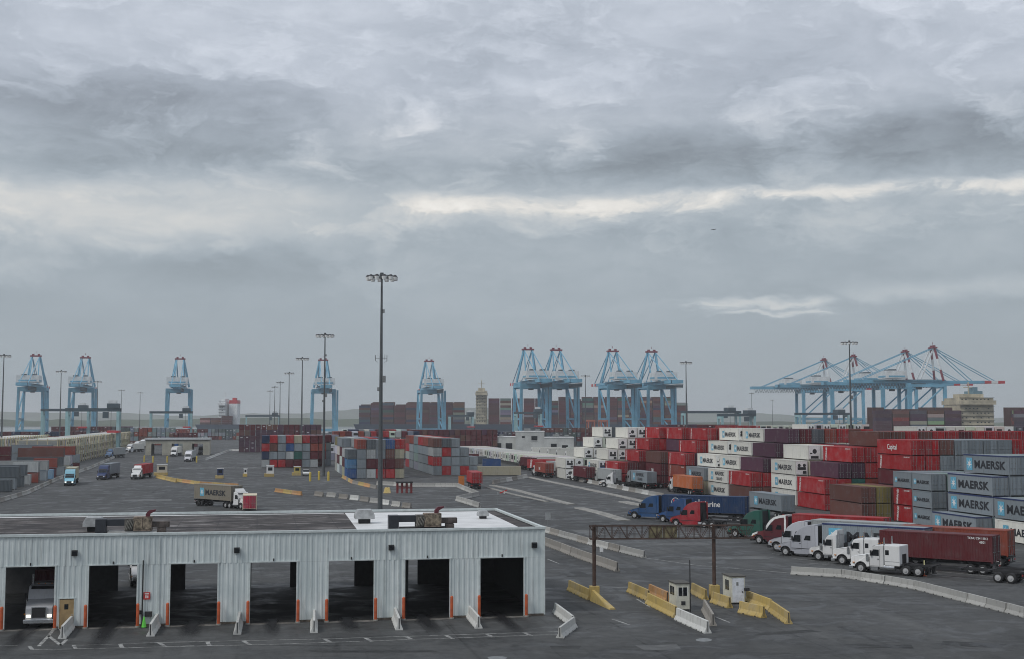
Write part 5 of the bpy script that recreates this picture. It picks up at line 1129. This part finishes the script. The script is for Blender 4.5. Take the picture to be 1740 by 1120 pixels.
for px, ya, lab in ((61, 606, 'leftmost blue ship crane with a bare apex'), (145, 609, 'second blue ship crane from the left, behind the yard cranes'), (306, 611, 'blue ship crane standing alone left of the white ship bridge'), (549, 613, 'blue ship crane seen behind the second floodlight mast'), (729, 615, 'blue ship crane in front of the left half of the big ship'),
                    (897, 595, 'left crane of the first close pair before the ship'), (945, 596, 'right crane of the first close pair before the ship'), (1041, 598, 'left crane of the second pair before the ship'), (1107, 599, 'right crane of the second pair before the ship')):
    sts(px, ya, PHI, lab)
for px, ya, lab in ((1400, 613, 'boom-down crane with the longest festoon at the far left of its group'), (1450, 607, 'boom-down crane behind the floodlight mast'), (1538, 599, 'third boom-down crane of the right-hand group'), (1585, 592, 'boom-down crane whose red and white boom tip reaches over the cream ship')):
    sts(px, ya, R(-84), lab)
# yard gantry cranes
def rtg(px, py, span, h, rot, label):
    t = thing('yard_crane', label, 'crane', gp(px, py), rot, 'yard gantry cranes')
    for x in (0, span):
        for y in (0, 7): link('leg', MB().box(x-.6,x+.6,y-.6,y+.6,1.4,h).mesh('leg', M_RTG), t)
        link('sill', MB().box(x-.7,x+.7,-1.5,8.5,1.0,2.0).mesh('sill', M_RTG), t)
        for y in (-.8, 7.8): link('wheel', MB().cyl((x-.4,y,.75),(x+.4,y,.75),.75,n=12).mesh('wheel', M_TYRE), t)
        link('top_tie', MB().box(x-.6,x+.6,.6,6.4,h-1.4,h).mesh('top_tie', M_RTG), t)
    for y in (0, 7): link('top_beam', MB().box(-.8,span+.8,y-.6,y+.6,h,h+1.5).mesh('top_beam', M_CRD), t)
    link('trolley', MB().box(span*.78,span*.78+5,-1,8,h+1.5,h+3.6).mesh('trolley', M_CRD), t); link('trolley_house', MB().box(span*.8,span*.8+3.5,1,5,h+3.6,h+5).mesh('trolley_house', M_CRW), t)
    link('operator_cab', MB().box(span*.7,span*.7+2.4,-1,1.5,h-3,h-.2).mesh('operator_cab', M_CRD), t); link('hoist_rope', MB().bar((span*.85,3,h),(span*.85,3,h*.55),.15).bar((span*.85+3,3,h),(span*.85+3,3,h*.55),.15).mesh('hoist_rope', M_BLACK), t); link('spreader', MB().box(span*.8,span*.8+5,-2.5,8.5,h*.5,h*.55).mesh('spreader', M_CRRED), t)
rtg(112, 772, 22, 19, PHI, 'large pale teal yard crane on the left over the cream racks'); rtg(70, 757, 26, 20, PHI, 'yard crane behind the large one on the left'); rtg(255, 752, 26, 19, PHI, 'yard crane below the third blue crane'); rtg(418, 742, 28, 17, PHI, 'yard crane above the dark maroon block')
rtg(1165, 754, 36, 19, PHI, 'yard crane in front of the right middle cranes'); rtg(1228, 757, 20, 17, PHI, 'yard crane beside the white shed end of the quay'); rtg(1360, 752, 34, 18, PHI, 'yard crane below the boom-down cranes'); rtg(765, 745, 18, 17, PHI, 'teal straddle crane before the ship'); rtg(878, 748, 18, 19, PHI, 'teal straddle crane left of the white block')
for i, (px, py) in enumerate(((1000, 744), (1022, 744))):
    t = thing('straddle_carrier', 'orange-red straddle carrier, %s of two before the middle cranes' % ('left', 'right')[i], 'carrier', gp(px, py), PHI, 'straddle carriers')
    for x in (0, 5):
        for y in (0, 8): link('leg', MB().box(x-.5,x+.5,y-.5,y+.5,0,13).mesh('leg', mat('carrier_red', (.42,.13,.08), .6)), t)
    link('top_frame', MB().box(-.6,5.6,-.6,8.6,13,14.5).mesh('top_frame', MATS['carrier_red']), t)
# ------------------------------------------------------------------ ships
M_SHIP = mat('ship_cream', (.46,.41,.30), .6, 0, .25, .15); M_HULL = mat('ship_hull', (.02,.04,.07), .6)
def cargo(name, label, boxes):
    me = bpy.data.meshes.new(name); m = MB(); cols = []
    for (P, d, L, H, c, *w_) in boxes:
        hw = w_[0] if w_ else 1.15; M = Matrix.Translation(P) @ Matrix.Rotation(d, 4, 'Z'); m.box(-L/2, L/2, -hw, hw, .04, H - .04, M); cols.append(c)
    me = m.mesh(name, M_CMASS); ca = me.color_attributes.new('col', 'FLOAT_COLOR', 'CORNER')
    dat = []
    for c in cols: dat += [c[0], c[1], c[2], 1.0] * 24
    ca.data.foreach_set('color', dat)
    o = link(name, me); o['kind'] = 'stuff'; o['label'] = label; o['category'] = 'containers'; return o
def ship(px0, px1, Y, rot, deck, stacks, label, blabel, bridge, funnel, bcol, seed):
    rng = random.Random(seed); x0 = xat(px0, Y); L = (px1 - px0) * Y / F / math.cos(rot)
    t = thing('container_ship', label, 'ship', (x0, Y, 0), rot)
    m = MB(); m.add([(-6,0,deck),(L+8,0,deck),(L+2,0,0),(-2,0,0),(-6,38,deck),(L+8,38,deck),(L+2,38,0),(-2,38,0)],[(0,3,2,1),(4,5,6,7),(0,1,5,4),(1,2,6,5),(2,3,7,6),(3,0,4,7)])
    link('hull', m.mesh('hull', M_HULL), t)
    bx, bw, bz = bridge
    br = link('bridge_block', MB().box(bx,bx+bw,2,36,deck,bz).box(bx-.5,bx+bw+.5,-2,40,bz-5,bz-2).box(bx+bw*.2,bx+bw*.8,8,30,bz,bz+3).mesh('bridge_block', bcol), t)
    k = 0; z = deck + 2
    while z < bz - 2:
        wr = MB(); wx = bx + 1
        while wx < bx + bw - 2:
            if rng.random() < .75: wr.box(wx,wx+1.1,1.9,1.99,z+1.0,z+1.8)
            wx += 2.8
        wr.box(bx-.6,bx+bw+.6,1.2,1.98,z+2.7,z+2.85); link('window_row', wr.mesh('window_row', M_GLASS), br); z += 3.4
    link('radar_mast', MB().bar((bx+bw*.5,18,bz+3),(bx+bw*.5,18,bz+12),.8).bar((bx+bw*.5-4,18,bz+8),(bx+bw*.5+4,18,bz+8),.5).mesh('radar_mast', bcol), br)
    if funnel: fx, fw, fz, fm = funnel; fn = link('funnel', MB().box(fx,fx+fw,10,28,deck,fz-4.2).mesh('funnel', bcol), t); link('funnel_band', MB().box(fx-.05,fx+fw+.05,9.9,28.1,fz-4.15,fz).box(fx+fw*.3,fx+fw*.7,14,24,fz,fz+3).mesh('funnel_band', fm), fn)
    box = []; ca, sa = math.cos(rot), math.sin(rot); o0 = Vector((x0, Y, 0))
    for sx, top in stacks:
        n = max(1, int((top - deck) / 2.6)); mono = rng.random() < .7; mc = rng.choice('mpbpm')
        for k in range(n):
            for row in range(3):
                c = [q * rng.uniform(.5, 1.05) for q in PAL[mc if (mono and rng.random() < .8) else rng.choice('mpmkbbdgetn')][0]]
                P = o0 + Vector((ca * (sx + 6) - sa * (row * 2.5 + 1.4), sa * (sx + 6) + ca * (row * 2.5 + 1.4), deck + k * 2.6)); box.append((P, rot, 12.1, 2.6, c))
        box.append((o0 + Vector((ca*(sx+6)-sa*20, sa*(sx+6)+ca*20, deck)), rot, 12.1, (top - deck), [q * .6 for q in PAL['b'][0]]))
    cargo('ship_cargo', blabel, box)
rg = random.Random(5)
Yb = 1500; sc_ = Yb / F
st = [(i * 13.0, zat(683 if i < 9 else (677 if i < 17 else (674 if 17 <= i < 27 else 684)), Yb) - (rg.choice((0, 0, 0, 0, 2.6)))) for i in range(28) if i not in (9, 10)]
st = [s for s in st if not (s[0] > 126 and s[0] < 142)]
ship(610, 1170, Yb, 0, 9, st, 'big dark container ship stretched behind the middle cranes', 'tall dark container stacks on the deck of the big ship', (129, 12, zat(664, Yb)), None, M_SHIP, 3)
ship(340, 420, 1650, 0, 8, [(0, 16), (13, 16), (26, 19)], 'white ship with a red-topped funnel left of the maroon block', 'low container stacks before the white ship bridge', (22, 8, zat(682, 1650)), (33, 10, zat(680, 1650), M_CRRED), M_CRW, 4)
st = [(i * 13.0, zat(692 + rg.choice((0, 0, 3)), 1000)) for i in range(14) if i not in (5, 6)] ; st = [s for s in st if s[0] < 55 or s[0] > 95]
ship(1488, 1740, 1000, R(2), 6, st, 'ship with the broad cream bridge behind the stepped block', 'container stacks on the ship with the cream bridge', (64, 25, zat(676, 1000)), (77, 7, zat(664, 1000), mat('funnel_teal', (.12,.22,.27), .6)), M_SHIP, 6)
# aeroplane low over the horizon
Yp = 3000; ap = thing('aeroplane', 'tiny dark aeroplane low in the cloudy sky', 'aeroplane', (xat(1216, Yp), Yp, zat(390, Yp)), R(172))
link('fuselage', MB().cyl((-5,0,0),(5,0,.3),.6,.5,n=8).mesh('fuselage', M_DARK), ap); link('wing', MB().box(-1,.8,-5,5,-.1,.1).mesh('wing', M_DARK), ap); link('tail', MB().box(-5,-4.2,-.1,.1,0,1.8).box(-5,-4.3,-1.6,1.6,.2,.3).mesh('tail', M_DARK), ap)
#===CONTBUILD===
# ------------------------------------------------------------------ turn the container list into things: the 300 that show most singly, the rest as one mass
def hits():
    vs = []; fs = []; own = []
    for i, s in enumerate(SPECS):
        M = Matrix.Translation(s['P']) @ Matrix.Rotation(s['rot'], 4, 'Z'); L, H, h = s['L']/2, s['H'], CW/2
        o = len(vs); vs += [M @ Vector(p) for p in ((-L,-h,0),(L,-h,0),(L,h,0),(-L,h,0),(-L,-h,H),(L,-h,H),(L,h,H),(-L,h,H))]
        for f in ((3,2,1,0),(4,5,6,7),(0,1,5,4),(1,2,6,5),(2,3,7,6),(3,0,4,7)): fs.append(tuple(k + o for k in f)); own.append(i)
    T = BVHTree.FromPolygons(vs, fs); cnt = [0] * len(SPECS); o = Vector((0, 0, HC))
    for py in range(712, 1000, 2):
        for px in range(0, 1740, 3):
            a = (px - CX) / F; v = (CY - py) / F
            h_ = T.ray_cast(o, Vector((a, math.cos(TH) - math.sin(TH) * v, math.sin(TH) + math.cos(TH) * v)).normalized())
            if h_[2] is not None: cnt[own[h_[2]]] += 1
    return cnt
CNT = hits()
order = sorted(range(len(SPECS)), key=lambda i: (-int(SPECS[i]['force']), -CNT[i]))
single_ids = set(i for n, i in enumerate(order) if n < 298 and CNT[i] >= 2)
mass = []
STY = {'big': 'with black name lettering', 'small': 'with small black lettering', 'star': 'with star logo and black lettering', 'vert': 'with white upright lettering', 'script': 'with white script lettering', 'tex': 'with white lettering', 'two': 'with two lines of lettering', 'num': 'with white serial numbers', 'marine': ''}
for i, s in enumerate(SPECS):
    if i not in single_ids:
        mass.append((s['P'], s['rot'], s['L'], s['H'], [c * random.uniform(.85, 1.12) for c in s['c']]))
        if 'far background' in s['where'] and random.random() < .4:
            e_ = Vector((math.cos(s['rot']), math.sin(s['rot']), 0)); mass.append((s['P'] - e_ * (s['L'] / 2) + Vector((0, 0, random.uniform(1.2, 1.9))), s['rot'], .06, .42, (.6, .6, .6), .5))
        if s['reefer']:
            e_ = Vector((math.cos(s['rot']), math.sin(s['rot']), 0)); sdv = Vector((-e_.y, e_.x, 0))
            mass.append((s['P'] - e_ * (s['L'] / 2) + Vector((0, 0, .9)) + sdv * random.uniform(-.3, .3), s['rot'], .12, random.uniform(.8, 1.7), (.025, .025, .027), random.uniform(.6, 1.0)))
        continue
    big = s['full'] or CNT[i] > 40
    nm = 'reefer_container' if s['reefer'] else 'shipping_container'
    k = s['H'] / 2.59
    o = link(nm, cm(('cont', s['L']), lambda: cont_mesh(s['L'])), None, s['P'], s['rot'], s['c']); o.scale = (1, 1, k)
    w = s['where']; w = w if w.split()[0] in ('on','behind','with','lying','in','parked','crossing','between','of') else ('at ' + w if w.startswith('the ') else ', ' + w)
    tag(o, ('%s container %s' % (s['nm'], w)).replace(' , ', ', '), 'container', s['group'])
    x = -s['L'] / 2
    if s['reefer'] and not s['full']:
        u_ = link('unit_panel', cm('unitp', unit_mesh), o, (x - .01, 0, 0)); link('unit_grille', cm(('unitd', i % 2), unit_dark if i % 2 else unit_dark2), u_)
    elif big or CNT[i] > 16:
        for sd in (-1, 1):
            d_ = link('door', cm(('door', sd), lambda: door_mesh(sd)), o, (x - .0, 0, 0), 0, s['door'] or s['c'])
            if big:
                for y in ((.28, .78) if sd > 0 else (-1.05, -.55)): link('locking_bar', cm(('lb', y), lambda: bars_mesh(y)), d_)
    if s['style'] == 'marine':
        y = CW / 2 + .006
        prt('lettering', textmesh('mc', 'C', 1.0, M_LET_W, .0), o, 2.6, y, 1.45, R(-8), 2.0); prt('lettering', textmesh('ml', 'al', 1.0, M_LET_W, .0), o, .9, y, 1.5, 0, 1.5); prt('lettering', textmesh('mrine', 'Marine', 1.0, M_LET_W, .012), o, -1.3, y, 1.35, 0, 1.15)
        pn = prt('logo_panel', cm('disc', lambda: MB().cyl((0,0,0),(0,0,.002),.75,n=24).mesh('logo_panel', M_LET_W)), o, 4.5, y, 1.5, 0, .95)
        link('logo_disc', MB().cyl((0,0,0),(0,0,.002),.68,n=24).mesh('logo_disc', mat('logo_navy', (.02,.06,.15), .6)), pn, (0, 0, .004)); link('logo_flag', MB().box(-.45,.4,-.05,.12,0,.002).box(-.45,-.2,-.4,.5,0,.002).mesh('logo_flag', M_CRRED), pn, (0, 0, .009))
    elif s['style']: lettering(o, s['style'], s['L'], 2.59)
cargo('container_yard', 'farther container rows of many colours filling the yard', mass)
print('containers', len(SPECS), 'single', len(single_ids))
#===HAZE===
hz_ = MB().box(-8990, 8990, -290, 13990, -1, 105)
mh_ = bpy.data.materials.new('haze'); mh_.use_nodes = True; t_ = mh_.node_tree; t_.nodes.clear(); q_ = NB(t_)
pv = q_.n('ShaderNodeVolumePrincipled'); pv.inputs['Color'].default_value = (.95, .965, .975, 1); pv.inputs['Density'].default_value = 1.3e-4; pv.inputs['Anisotropy'].default_value = .2
ou = q_.n('ShaderNodeOutputMaterial'); t_.links.new(pv.outputs[0], ou.inputs['Volume'])
o = link('haze', hz_.mesh('haze', mh_)); o['kind'] = 'stuff'
